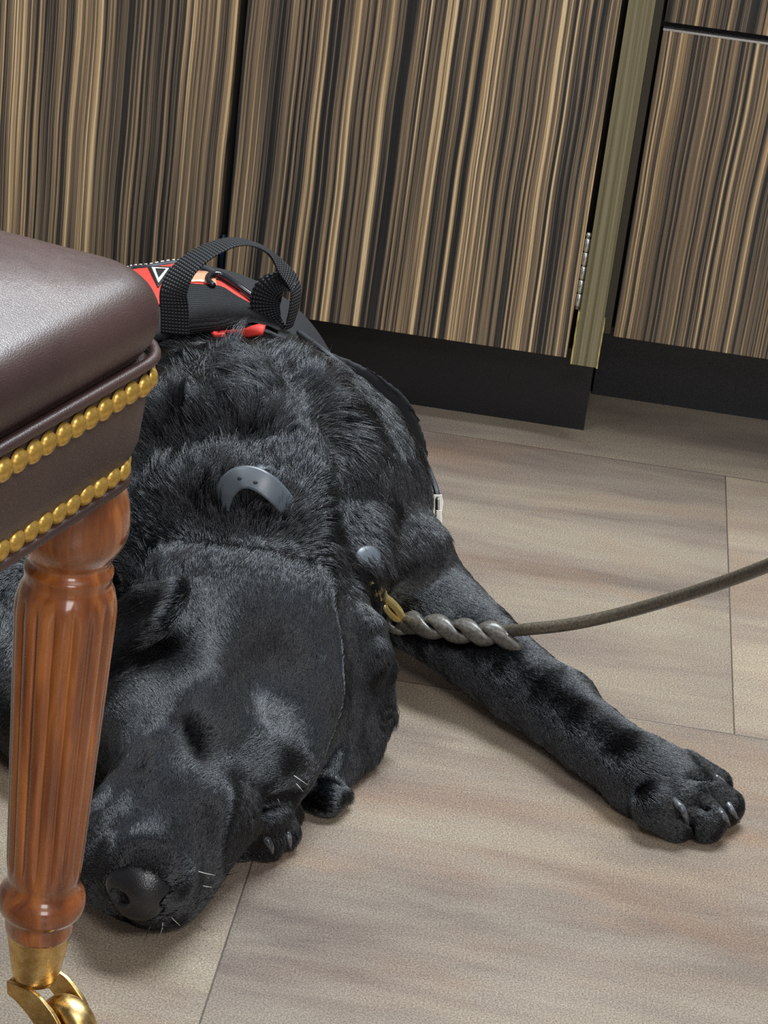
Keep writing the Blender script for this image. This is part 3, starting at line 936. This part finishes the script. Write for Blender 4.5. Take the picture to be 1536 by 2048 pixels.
red = patch('red_panel', [(235, 572), (262, 543), (305, 531), (350, 531), (400, 546), (450, 569), (497, 602)], [(245, 600), (290, 605), (330, 615), (370, 618), (410, 615), (455, 612), (500, 612)], M_red, 0.0015, vest, 36, 12)
patch('logo_triangle', [(296, 538), (345, 540)], [(316, 580), (318, 580)], M_patchbk, 0.0028, red, 8, 8)
patch('logo_border', [(304, 542), (338, 544)], [(317, 572), (318, 572)], M_white, 0.0036, red, 8, 8)
patch('logo_center', [(312, 546), (332, 547)], [(318, 563), (319, 563)], M_patchbk, 0.0044, red, 8, 8)
patch('reflective_stripe', [(378, 553), (410, 549), (430, 562)], [(378, 570), (405, 570), (432, 580)], M_copper, 0.0030, vest, 12, 4)
patch('red_strip', [(420, 660), (475, 655), (530, 654)], [(428, 676), (475, 672), (528, 668)], M_red, 0.0030, vest, 16, 4)
# ribbed webbing over the back
M_web2 = M_web


def rib_bump(m):
    t_ = NT(m)
    u = t_.n('ShaderNodeTexCoord').outputs['UV']
    wv_ = t_.n('ShaderNodeTexWave', _wave_type='BANDS', _bands_direction='X', Vector=u, Scale=1.0, Distortion=0.0).outputs[1]
    wv2 = t_.n('ShaderNodeTexWave', _wave_type='BANDS', _bands_direction='Y', Vector=u, Scale=1.0, Distortion=0.0).outputs[1]
    h = t_.math('MULTIPLY', wv_, wv2)
    t_.bump(h, 1.0, 0.003)
    t_.set('Base Color', t_.ramp(h, [(0.0, srgb(12, 13, 15)), (0.6, srgb(62, 66, 72))]))


rib_bump(M_web)


def set_uv(o, nu1, us, vs):
    me = o.data; uv = me.uv_layers.new(name='UVMap')
    for lp in me.loops:
        i = lp.vertex_index
        uv.data[lp.index].uv = ((i % nu1) * us, (i // nu1) * vs)


wb = patch('back_webbing', [(352, 572), (400, 576), (440, 580), (470, 598), (515, 624), (556, 660)], [(345, 670), (390, 662), (430, 657), (480, 650), (525, 656), (556, 668)], M_web, 0.0035, vest, 48, 16)
set_uv(wb, 49, 0.45, 0.22 * 2)
# binding with stitches
edge = [VS(x, y, 0.001) for x, y in ((240, 556), (262, 536), (300, 524), (345, 523), (385, 532), (430, 550), (480, 583))]
MB().tube(catmull(edge, 6), 0.0038, 8).build('binding', M_piping, vest)
st = MB(); ec = catmull([VS(x, y, 0.0052) for x, y in ((240, 556), (262, 536), (300, 524), (345, 523), (385, 532))], 16)
for i in range(0, len(ec) - 3, 4): st.tube([ec[i], ec[i + 1], ec[i + 2]], 0.0008, 5)
tag(st.build('stitching', M_white, vest), kind='stuff')


def strap(name, ctl, widths, th, normals, mt, parent, us=60.0, k=10, nseg=10):
    """flat strap with real thickness; normals are the directions its face looks"""
    P = catmull(ctl, k); m = len(P)
    Nn = catmull(normals, k); Wd = [q[0] for q in catmull([(w_, 0, 0) for w_ in widths], k)]
    v = []; prof = []
    for i in range(nseg): prof.append((-1 + 2 * i / (nseg - 1), 1))
    for i in range(nseg): prof.append((1 - 2 * i / (nseg - 1), -1))
    L = 0; uvl = []
    for i in range(m):
        tn = P[min(i + 1, m - 1)] - P[max(i - 1, 0)]; tn = tn / np.linalg.norm(tn)
        nn = Nn[i] - tn * np.dot(Nn[i], tn); nn = nn / np.linalg.norm(nn); wd = np.cross(tn, nn)
        if i: L += np.linalg.norm(P[i] - P[i - 1])
        for (a, b) in prof:
            e = (1 - a * a * 0.5) if abs(a) < 1 else 0.4
            v.append(P[i] + wd * a * Wd[i] / 2 + nn * b * th / 2 * e); uvl.append((L, a * Wd[i] / 2))
    n = 2 * nseg
    f = [(i * n + q, i * n + (q + 1) % n, (i + 1) * n + (q + 1) % n, (i + 1) * n + q) for i in range(m - 1) for q in range(n)]
    f += [tuple(reversed(range(n))), tuple(range((m - 1) * n, m * n))]
    o = mesh_obj(name, v, f, mt, parent)
    uv = o.data.uv_layers.new(name='UVMap')
    for lp in o.data.loops:
        q = uvl[lp.vertex_index]; uv.data[lp.index].uv = (q[0] * us, q[1] * us)
    bm = bmesh.new(); bm.from_mesh(o.data); bmesh.ops.recalc_face_normals(bm, faces=bm.faces); bm.to_mesh(o.data); bm.free()
    return o


hl = VS(348, 650); hr = VS(572, 655)
yl, yr = hl[1] - 0.012, hr[1] - 0.012
hpx = [(350, 668), (349, 620), (348, 580), (372, 535), (420, 500), (475, 483), (525, 497), (560, 532), (588, 568), (590, 606), (578, 655)]
hp = [PY(x, y, yl + (yr - yl) * min(1, max(0, (x - 348) / 230))) for x, y in hpx]
hn = [TOC * 1 - IX * .2] * 2 + [TOC * .9 - IX * .35 - IY * .1, TOC * .75 - IX * .45 - IY * .45, TOC * .62 - IX * .25 - IY * .8, TOC * .45 - IY * 1, TOC * .25 - IY * .9 + IX * .5, TOC * .28 + IX * 1 - IY * .3, TOC * .35 + IX * 1, TOC * .45 + IX * .9, TOC * .4 + IX * .9]
hd = strap('grab_handle', hp, [.028, .028, .029, .030, .029, .028, .027, .025, .024, .022, .018], 0.0034, hn, M_web, vest, 95)
lp_ = [PY(x, y, yr - 0.001 * i) for i, (x, y) in enumerate(((560, 664), (538, 640), (530, 608), (540, 580), (566, 566), (590, 575)))]
strap('handle_end', lp_, [.016, .026, .030, .030, .022, .010], 0.0026, [TOC - IX * .3, TOC - IX * .2, TOC, TOC + IX * .1, TOC + IX * .2 - IY * .3, TOC + IX * .3 - IY * .5], M_web, vest, 95)
hk = [VS(x, y, 0.007) for x, y in ((424, 584), (413, 572), (420, 562), (440, 564), (470, 583), (505, 609))]
MB().tube(catmull(hk, 6), [0.0030] * 15 + [0.0034] * 16, 12).build('buckle_bar', M_plastic, vest)
# zipper along the right rim
zpx = [(598, 664), (655, 704), (720, 756), (785, 826), (832, 884), (860, 934), (876, 985), (878, 1035)]
zp = catmull([VS(x - 2, y + 2, 0.001) for x, y in zpx], 14)
zcord = MB().tube(zp, 0.0030, 8).build('zipper_tape', M_piping, vest)
tz = MB()
for i in range(0, len(zp) - 1):
    for h in (0.25, 0.75):
        p = zp[i] + (zp[i + 1] - zp[i]) * h
        tz.sphere(p + TOC * 0.0022 - IX * 0.001, 0.0014, nu=8, nv=6)
tag(tz.build('zipper_teeth', M_plastic, vest), kind='stuff')
sl = VS(868, 1012, 0.004) + TOC * 0.012 + IX * 0.003
zs = MB()
Mz = Matrix((tuple(IX), tuple(-IY), tuple(TOC))).transposed()
pf = [(-.0045, .011), (.0045, .011), (.0065, .004), (.0050, -.006), (.0030, -.011), (-.0030, -.011), (-.0050, -.006), (-.0065, .004)]
v = [Vector(sl) + Mz @ Vector((a, b, c)) for c in (-0.002, 0.003) for a, b in pf]
zs.add(v, [tuple(reversed(range(8))), tuple(range(8, 16))] + [(k, (k + 1) % 8, 8 + (k + 1) % 8, 8 + k) for k in range(8)])
zs.tube([Vector(sl) + Mz @ Vector(q) for q in ((0, .008, .003), (0, .006, .006), (0, -.004, .0065), (0, -.007, .003))], 0.0014, 8, flat=(1.6, 1))
zs_o = zs.build('zipper_slider', M_steel, vest, bevel=0.0006)
pt = MB(); pf = [(-.0032, .000), (.0032, .000), (.0034, -.018), (.0028, -.031), (.0018, -.034), (-.0018, -.034), (-.0028, -.031), (-.0034, -.018)]
v = [Vector(sl) + Mz @ Vector((a + 0.0016 + b * -0.02, b - .004, c)) for c in (0.0062, 0.0080) for a, b in pf]
pt.add(v, [tuple(reversed(range(8))), tuple(range(8, 16))] + [(k, (k + 1) % 8, 8 + (k + 1) % 8, 8 + k) for k in range(8)])
pt.build('zipper_pull', M_steel, zs_o, bevel=0.0005)

# ---- collar
axn = np.array([-0.232, 1.735, 0.110]) - np.array([-0.262, 1.87, 0.150]); axn /= np.linalg.norm(axn)
cc = np.array([-0.262, 1.87, 0.150]) + axn * 0.052
u0 = UP - axn * axn.dot(UP); u0 /= np.linalg.norm(u0); w0 = np.cross(axn, u0)


def neck_hit(th, lift=-0.004, c=None):
    c = cc if c is None else c
    dr = u0 * math.cos(th) + w0 * math.sin(th)
    rr = np.arange(0.05, 0.22, 0.001); d = B.sample(c + rr[:, None] * dr)
    i = int(np.argmax(d > 0)) if (d > 0).any() else len(rr) - 1
    return c + dr * min(rr[i] + lift, 0.135), dr


collar = empty('dog_collar', tuple(cc), 'grey black leather collar with a punched strap end around the neck of the black dog', 'collar')
ring = []; rn = []
for k in range(49):
    p, dr = neck_hit(2 * math.pi * k / 48)
    p[2] = max(p[2], 0.006); ring.append(p); rn.append(dr)
strap('collar_band', ring[::2], [.019] * 25, 0.0035, rn[::2], M_collar, collar, 1, 2)
ends = [S(444, 1012, -0.002), S(452, 980, -0.012), S(474, 958, -0.020), S(502, 955, -0.022), S(530, 968, -0.019), S(556, 990, -0.012), S(580, 1018, -0.002)]
te = strap('strap_tip', ends, [.018, .0195, .020, .020, .020, .0195, .018], 0.0026, [TOC - IX * .9 + UP * .2, TOC * 1.2 - IX * .5 + UP * .2, TOC * 1.2 - IX * .1 + UP * .35, TOC * 1.2 + UP * .35, TOC * 1.2 + IX * .2 + UP * .3, TOC * 1.1 + IX * .5 + UP * .2, TOC + IX * .6], M_collar, collar, 1)
te['label'] = 'curled grey strap tip with punched holes'
for (x, y) in ((479, 957), (511, 965)):
    p = None
    bv = BVHTree.FromPolygons([v.co[:] for v in te.data.vertices], [p_.vertices[:] for p_ in te.data.polygons])
    h = bv.ray_cast(Vector(CAM), Vector(ray(x, y)))
    if h[0] is not None:
        nn = h[1] if h[1].dot(Vector(TOC)) > 0 else -h[1]
        Mh = nn.to_track_quat('Z', 'Y').to_matrix()
        MB().sphere(h[0], (0.0021, 0.0016, 0.0004), Mh, 14, 6).build('strap_hole', M_dark, te)
kp = [S(500, 948, -0.004), S(515, 936, -0.014), S(540, 936, -0.013), S(548, 955, -0.003)]
strap('keeper_loop', kp, [.008] * 4, 0.0024, [TOC * .5 + UP, TOC * .3 + UP, TOC * .3 + UP, TOC + IX], M_collar, collar, 1)
pe = S(737, 1114, -0.009)
nd = Vector(TOC * .7 + IX * .5 + UP * .4).normalized()
MB().sphere(pe, (0.013, 0.0105, 0.0028), nd.to_track_quat('Z', 'Y').to_matrix(), 28, 10).build('strap_end', M_collar, collar)

# ---- leash
leash = empty('dog_leash', tuple(S(900, 1255)), 'round grey brown leather leash with braided end and brass snap at the black dog', 'leash')
rise = [PZ(1060, 1258, .104), PZ(1150, 1247, .125), PZ(1260, 1222, .155), PZ(1400, 1180, .21), PZ(1536, 1131, .275), PZ(1700, 1060, .37), PZ(1900, 960, .50)]
start = [S(960, 1262, -0.006), S(1010, 1262, -0.0075)]
MB().tube(catmull(start + rise, 10), 0.0055, 16, flat=(1.0, 1.0)).build('leash_cord', M_leash, leash)
bp = catmull([S(800, 1243, -0.004), S(850, 1250, -0.009), S(905, 1259, -0.010), S(960, 1266, -0.010), S(1005, 1268, -0.010)], 24)
nb_ = len(bp)
for s_ in (0, 1):
    pts = []; nrm = []
    for i, p in enumerate(bp):
        fr = i / (nb_ - 1); th = 2 * math.pi * 2.0 * fr + s_ * math.pi + 0.6
        tn = bp[min(i + 1, nb_ - 1)] - bp[max(i - 1, 0)]; tn = tn / np.linalg.norm(tn)
        a_ = TOC - tn * tn.dot(TOC); a_ /= np.linalg.norm(a_); b_ = np.cross(tn, a_)
        rad = 0.0068 * min(1, 0.35 + fr * 5)
        o_ = a_ * math.cos(th) * 0.6 * rad + b_ * math.sin(th) * rad * 1.0
        pts.append(p + o_ + TOC * 0.002); nrm.append(o_ + a_ * 0.004)
    if s_ == 0:
        for q in range(1, 9): pts.append(pts[-1] + (IX * 0.0022 + IY * 0.0016)); nrm.append(nrm[-1])
    MB().tube(pts, [0.0074] * (len(pts) - 2) + [0.006, 0.0035], 12, flat=(0.58, 1.05), normal=nrm).build('braided_strand', M_leash2, leash)
# eye of the braid around the snap
ec_ = S(800, 1246, -0.004); er_ = 0.0095
loop = [ec_ + (IX * math.cos(a) * 1.15 + (IY * .75 + TOC * .5) * math.sin(a)) * er_ for a in np.linspace(0, 2 * math.pi, 28, endpoint=False)]
MB().tube(loop, 0.0038, 10, closed=True).build('braid_eye', M_leash2, leash)
# brass snap
sa = S(750, 1178, -0.006); sb = S(803, 1236, -0.010); dv = (sb - sa) / np.linalg.norm(sb - sa); LS = np.linalg.norm(sb - sa)
sn = MB()
sn.lathe([(-0.004, .003), (-0.002, .0052), (0.002, .0062), (0.007, .0058), (0.009, .0044), (0.011, .0044), (0.012, .0062), (0.0145, .0066), (0.016, .005), (0.017, .0032)], sa, dv, 28)
sh = np.cross(dv, TOC)
pA = sa + dv * 0.015
hook = [pA + sh * -0.002, pA + dv * (LS * .35) + sh * -0.0055, pA + dv * (LS * .62) + sh * -0.0050, pA + dv * (LS * .80) + sh * 0.0, pA + dv * (LS * .74) + sh * 0.0085, pA + dv * (LS * .48) + sh * 0.0105, pA + dv * (LS * .25) + sh * 0.008]
sn.tube(catmull(hook, 6), [.0036] * 18 + [.0028] * 19, 12)
sn.build('brass_snap', M_gold, leash)
rg = [sa - dv * 0.006 + (dv * math.cos(a) + sh * math.sin(a)) * 0.0085 for a in np.linspace(0, 2 * math.pi, 28, endpoint=False)]
MB().tube(rg, 0.0020, 10, closed=True).build('snap_ring', M_gold, leash)

# ---- claws and whiskers


def claw(b, m_, tp, r):
    P = catmull([b, m_, tp], 6); n = len(P)
    MB().tube(P, [r * (1 - 0.62 * (i / (n - 1)) ** 1.6) for i in range(n)], 12, flat=(0.9, 1.1)).build('claw', M_claw, dog)


claw(S(1345, 1600, 0.004), S(1366, 1622, -0.009), PZ(1377, 1660, 0.006), 0.0044)
claw(S(1434, 1616, 0.006), S(1448, 1634, -0.007), PZ(1459, 1650, 0.005), 0.0040)
claw(S(1450, 1600, 0.006), S(1464, 1622, -0.006), PZ(1478, 1643, 0.005), 0.0038)
claw(S(1430, 1556, 0.005), S(1446, 1566, -0.007), PZ(1463, 1581, 0.006), 0.0038)
claw(S(526, 1670, 0.004), S(540, 1690, -0.008), PZ(545, 1714, 0.004), 0.0040)
claw(S(570, 1658, 0.005), S(578, 1676, -0.006), PZ(581, 1698, 0.004), 0.0034)

WH = [((583, 1548), (617, 1570), 1), ((588, 1563), (608, 1584), 1), ((552, 1593), (560, 1606), 1), ((393, 1742), (430, 1749), 1), ((400, 1770), (424, 1773), 1),
      ((446, 1752), (496, 1735), 0), ((419, 1782), (463, 1762), 0), ((384, 1815), (434, 1776), 0), ((400, 1800), (452, 1786), 0), ((316, 1834), (336, 1878), 0), ((304, 1840), (290, 1878), 0),
      ((340, 1832), (361, 1850), 1), ((360, 1826), (412, 1860), 0), ((326, 1840), (322, 1866), 1), ((430, 1740), (470, 1722), 0)]
for (a, b, pale) in WH:
    p0 = S(*a); L_ = math.hypot(b[0] - a[0], b[1] - a[1]) / 2700
    d_ = (IX * (b[0] - a[0]) + IY * (b[1] - a[1])) / math.hypot(b[0] - a[0], b[1] - a[1])
    p1 = p0 + d_ * L_ * .5 + TOC * 0.004 + IX * 0.0006; p2 = p0 + d_ * L_ + TOC * 0.003
    p1[2] = max(p1[2], 0.001); p2[2] = max(p2[2], 0.001)
    P = catmull([p0, p1, p2], 5)
    MB().tube(P, [0.00045 * (1 - 0.75 * i / (len(P) - 1)) for i in range(len(P))], 5).build('whisker', M_whisk2 if pale else M_whisk, dog)

# ---- coat: real strands rooted on the body
G = [  # pixel, combing direction in the picture plane, length mm, lift
    (300, 1660, .05, -1, 5, .18), (390, 1640, .5, -.9, 5, .18), (215, 1640, -.5, -.9, 5, .18), (330, 1560, .1, -1, 6, .18), (420, 1570, .8, -.6, 6, .18), (400, 1760, .8, -.5, 6, .25), (340, 1810, .8, .2, 5, .2), (200, 1740, -.9, -.3, 5, .2),
    (290, 1430, -.5, -.8, 8, .22), (240, 1400, -.8, -.5, 8, .25), (340, 1330, -.75, -.65, 8, .15), (400, 1330, -.55, -.85, 8, .14), (450, 1400, .1, -1, 8, .15), (470, 1230, -.15, -1, 10, .16), (560, 1330, .25, -1, 9, .15), (560, 1230, .3, -.95, 11, .16),
    (640, 1270, .4, -.9, 10, .16), (560, 1450, .7, -.75, 9, .16), (500, 1440, .45, -.9, 8, .15), (630, 1380, .5, -.9, 9, .16), (510, 1520, 1, -.25, 8, .18), (570, 1540, 1, -.1, 8, .22), (400, 1500, .8, -.5, 5, .15),
    (390, 1230, -.4, -.9, 11, .2), (500, 1130, .1, -1, 16, .25), (620, 1150, .6, -.8, 16, .25), (380, 1130, -.2, -1, 18, .3), (680, 1130, .75, .55, 22, .3),
    (300, 1110, -.8, -.5, 22, .3), (320, 1000, -.6, -.8, 28, .38), (430, 980, -.25, -1, 28, .45), (560, 1000, .3, -.9, 26, .4), (650, 1020, .8, -.2, 28, .35), (700, 1060, .7, .7, 30, .3),
    (400, 850, -.5, -.85, 32, .3), (330, 750, -.6, -.75, 32, .3), (470, 760, -.4, -.9, 34, .28), (560, 850, -.1, -1, 32, .28), (600, 750, .5, -.8, 34, .3), (620, 900, .3, -.9, 30, .3),
    (700, 830, .75, .1, 30, .25), (770, 870, .5, .85, 22, .2), (730, 950, .5, .85, 34, .2), (800, 960, .25, .95, 20, .14), (790, 1060, .35, .9, 26, .18), (760, 1130, .8, .6, 26, .25),
    (840, 1130, .8, .6, 12, .15), (800, 1200, .95, .3, 16, .2), (880, 1180, .7, .7, 9, .12), (900, 1300, .7, .7, 10, .16), (960, 1290, .72, .68, 9, .13), (1100, 1400, .7, .7, 8, .16), (1020, 1440, .7, .7, 10, .2), (1200, 1500, .7, .7, 8, .2), (1180, 1560, .6, .8, 9, .25),
    (1300, 1560, .75, .65, 8, .2), (1330, 1630, .8, .5, 8, .25), (1400, 1600, .8, .5, 7, .3), (1400, 1550, .85, .5, 7, .2),
    (700, 1250, .15, 1, 11, .1), (720, 1350, .1, 1, 11, .1), (765, 1330, .2, 1, 12, .15), (740, 1450, -.1, 1, 12, .12), (660, 1530, -.5, .85, 11, .12), (770, 1440, .25, .95, 13, .25), (650, 1600, .9, .2, 6, .15),
    (330, 1200, -.9, .1, 12, .12), (260, 1260, -.75, .65, 13, .15), (215, 1310, -.6, .8, 13, .2), (270, 1200, -.85, .5, 14, .2),
    (500, 1630, .4, .9, 10, .25), (550, 1640, .4, .9, 12, .3), (480, 1670, .3, .9, 8, .25), (5, 1250, -.3, .9, 14, .2),
]
GP = np.array([S(g[0], g[1]) for g in G]); GD = np.array([IX * g[2] + IY * g[3] for g in G]); GL = np.array([g[4] for g in G]) / 1000.0; GT = np.array([g[5] for g in G])
NH = 420000
tri = np.concatenate([F[:, [0, 1, 2]], F[:, [0, 2, 3]]])
A_, B_, C_ = V[tri[:, 0]], V[tri[:, 1]], V[tri[:, 2]]
cr = np.cross(B_ - A_, C_ - A_); ar = np.linalg.norm(cr, axis=1) / 2; nm = cr / np.maximum(2 * ar[:, None], 1e-12)
cen = (A_ + B_ + C_) / 3
gg = B.grad(cen); nm = gg
fc = ((CAM - cen) / np.linalg.norm(CAM - cen, axis=1, keepdims=True) * nm).sum(1)
wgt = ar * np.clip(0.25 + 1.3 * fc, 0.02, 1.0)
wgt[cen[:, 2] < 0.002] = 0
pxx = None
wgt[(NF.sample(cen) < -0.0006) & ((cen > NF.lo) & (cen < NF.lo + 0.11)).all(1)] = 0
cpl = (cen[:, 0] - v0[0]) * np.where(cen[:, 0] < v0[0], sd[0], 0.08) + (cen[:, 1] - v0[1]) * 0.9 + (cen[:, 2] - v0[2]) * 0.10
wgt[(cpl > 0.008) & (cpl < 0.26) & (cen[:, 2] > 0.05) & (cen[:, 0] > -0.525)] = 0
wgt[(cpl > -0.004) & (cpl < 0.26) & (cen[:, 2] > 0.2) & (cen[:, 0] > -0.525)] = 0
# shorter coat on the face needs more strands per area
dG = ((cen[:, None, :] - GP[None]) ** 2).sum(2); near = GL[dG.argmin(1)]
wgt *= np.clip(0.020 / near, 0.8, 2.6) ** 0.8
pr = wgt / wgt.sum()
pick = rng.choice(len(tri), NH, p=pr)
r1 = np.sqrt(rng.random(NH)); r2 = rng.random(NH)
Rt_ = (1 - r1)[:, None] * A_[pick] + (r1 * (1 - r2))[:, None] * B_[pick] + (r1 * r2)[:, None] * C_[pick]
Nn = B.grad(Rt_)
# blend guides
D_ = np.zeros((NH, 3)); Ln = np.zeros(NH); Lf = np.zeros(NH)
for c0_ in range(0, NH, 40000):
    q = slice(c0_, min(NH, c0_ + 40000))
    d2 = ((Rt_[q][:, None, :] - GP[None]) ** 2).sum(2) + 1e-5
    ww = (d2 + 4e-5) ** -1.8; ww /= ww.sum(1, keepdims=True)
    D_[q] = ww @ GD; Ln[q] = ww @ GL; Lf[q] = ww @ GT


def vnoise(P, f, seed):
    r_ = np.random.default_rng(seed); o = np.zeros((len(P), 3))
    for k in range(7):
        dr = r_.normal(size=3); dr /= np.linalg.norm(dr); ph = r_.random(3) * 6.28; fr = f * (0.6 + 0.9 * r_.random())
        pr_ = (P @ dr) * fr
        o += np.sin(pr_[:, None] + ph[None]) * r_.normal(size=3)[None]
    return o / 2.6


long_ = np.clip((Ln - 0.010) / 0.02, 0, 1)
D_ -= Nn * (D_ * Nn).sum(1, keepdims=True)
D_ /= np.maximum(np.linalg.norm(D_, axis=1, keepdims=True), 1e-6)
# tufts share a small tilt of their own
tc_ = rng.choice(NH, 34000, replace=False); kt = KDTree(len(tc_))
for i, c in enumerate(tc_): kt.insert(Rt_[c], i)
kt.balance()
tuft = np.array([kt.find(p)[1] for p in Rt_])
tj = rng.normal(size=(len(tc_), 3)) * 0.10; tl = rng.uniform(0.7, 1.6, len(tc_))
D_ += tj[tuft] * (1 - 0.45 * long_)[:, None]; Lf = Lf * tl[tuft]
D_ += vnoise(Rt_, 70, 1) * (0.10 + 0.38 * long_)[:, None] + vnoise(Rt_, 260, 2) * (0.10 + 0.12 * long_)[:, None]
D_ += rng.normal(size=(NH, 3)) * (0.055 - 0.02 * long_)[:, None]
D_ -= Nn * (D_ * Nn).sum(1, keepdims=True)
D_ /= np.maximum(np.linalg.norm(D_, axis=1, keepdims=True), 1e-6)
Ln *= rng.uniform(0.65, 1.2, NH) * (1 + 0.45 * (rng.random(NH) < 0.02) * long_)
Ln *= 1 + 0.2 * long_
lift = Lf * (1 - 0.4 * long_) * rng.uniform(0.6, 1.5, NH) + (rng.random(NH) < 0.025) * 0.35 * long_
K = 5
P_ = np.zeros((NH, K, 3)); P_[:, 0] = Rt_ - Nn * 0.0006
cur = P_[:, 0].copy(); dirn = D_ + Nn * (lift * 1.9)[:, None]
for k in range(1, K):
    dd = dirn / np.linalg.norm(dirn, axis=1, keepdims=True)
    cur = cur + dd * (Ln / (K - 1))[:, None]
    sdv = B.sample(cur); push = np.clip(0.0006 + 0.0016 * k / K - sdv, 0, 0.02); g_ = B.grad(cur)
    cur = cur + g_ * push[:, None]
    cur[:, 2] = np.maximum(cur[:, 2], 0.0008)
    P_[:, k] = cur
    dirn = dirn - g_ * (lift * 0.9)[:, None] + np.array([0, 0, -0.10]) * long_[:, None] * 0.5
# clumping of the long coat
ci = rng.choice(NH, 9000, replace=False)
kd = KDTree(len(ci))
for i, c in enumerate(ci): kd.insert(Rt_[c], i)
kd.balance()
sel = np.nonzero(long_ > 0.05)[0]
own = np.array([ci[kd.find(Rt_[i])[1]] for i in sel])
for k in range(1, K):
    wk = (0.75 * (k / (K - 1)) ** 1.3) * np.clip(long_[sel] * 1.4, 0, 1) * rng.uniform(0.3, 1.2, len(sel))
    P_[sel, k] += (P_[own, k] - P_[sel, k]) * np.clip(wk, 0, 0.9)[:, None]
M_fur = bpy.data.materials.new('black fur'); M_fur.use_nodes = True
nt = M_fur.node_tree; nt.nodes.clear()
hb = nt.nodes.new('ShaderNodeBsdfHairPrincipled'); out = nt.nodes.new('ShaderNodeOutputMaterial')
hb.parametrization = 'COLOR'
hb.inputs['Color'].default_value = (0.0025, 0.003, 0.004, 1)
hb.inputs['Roughness'].default_value = 0.22; hb.inputs['Radial Roughness'].default_value = 0.34; hb.inputs['IOR'].default_value = 1.6
hb.inputs['Random Roughness'].default_value = 0.3
nt.links.new(hb.outputs[0], out.inputs[0])
hc = bpy.data.hair_curves.new('fur')
hc.add_curves([K] * NH)
hc.attributes['position'].data.foreach_set('vector', P_.astype(np.float32).ravel())
ra = hc.attributes.get('radius') or hc.attributes.new('radius', 'FLOAT', 'POINT')
rad = (np.array([1.0, 0.95, 0.8, 0.55, 0.15])[None] * rng.uniform(0.8, 1.2, (NH, 1)) * 0.00022).astype(np.float32)
ra.data.foreach_set('value', rad.ravel())
hc.materials.append(M_fur)
fo_ = bpy.data.objects.new('fur', hc); link(fo_, dog)
fo_['label'] = 'glossy black coat, long on neck and shoulders'
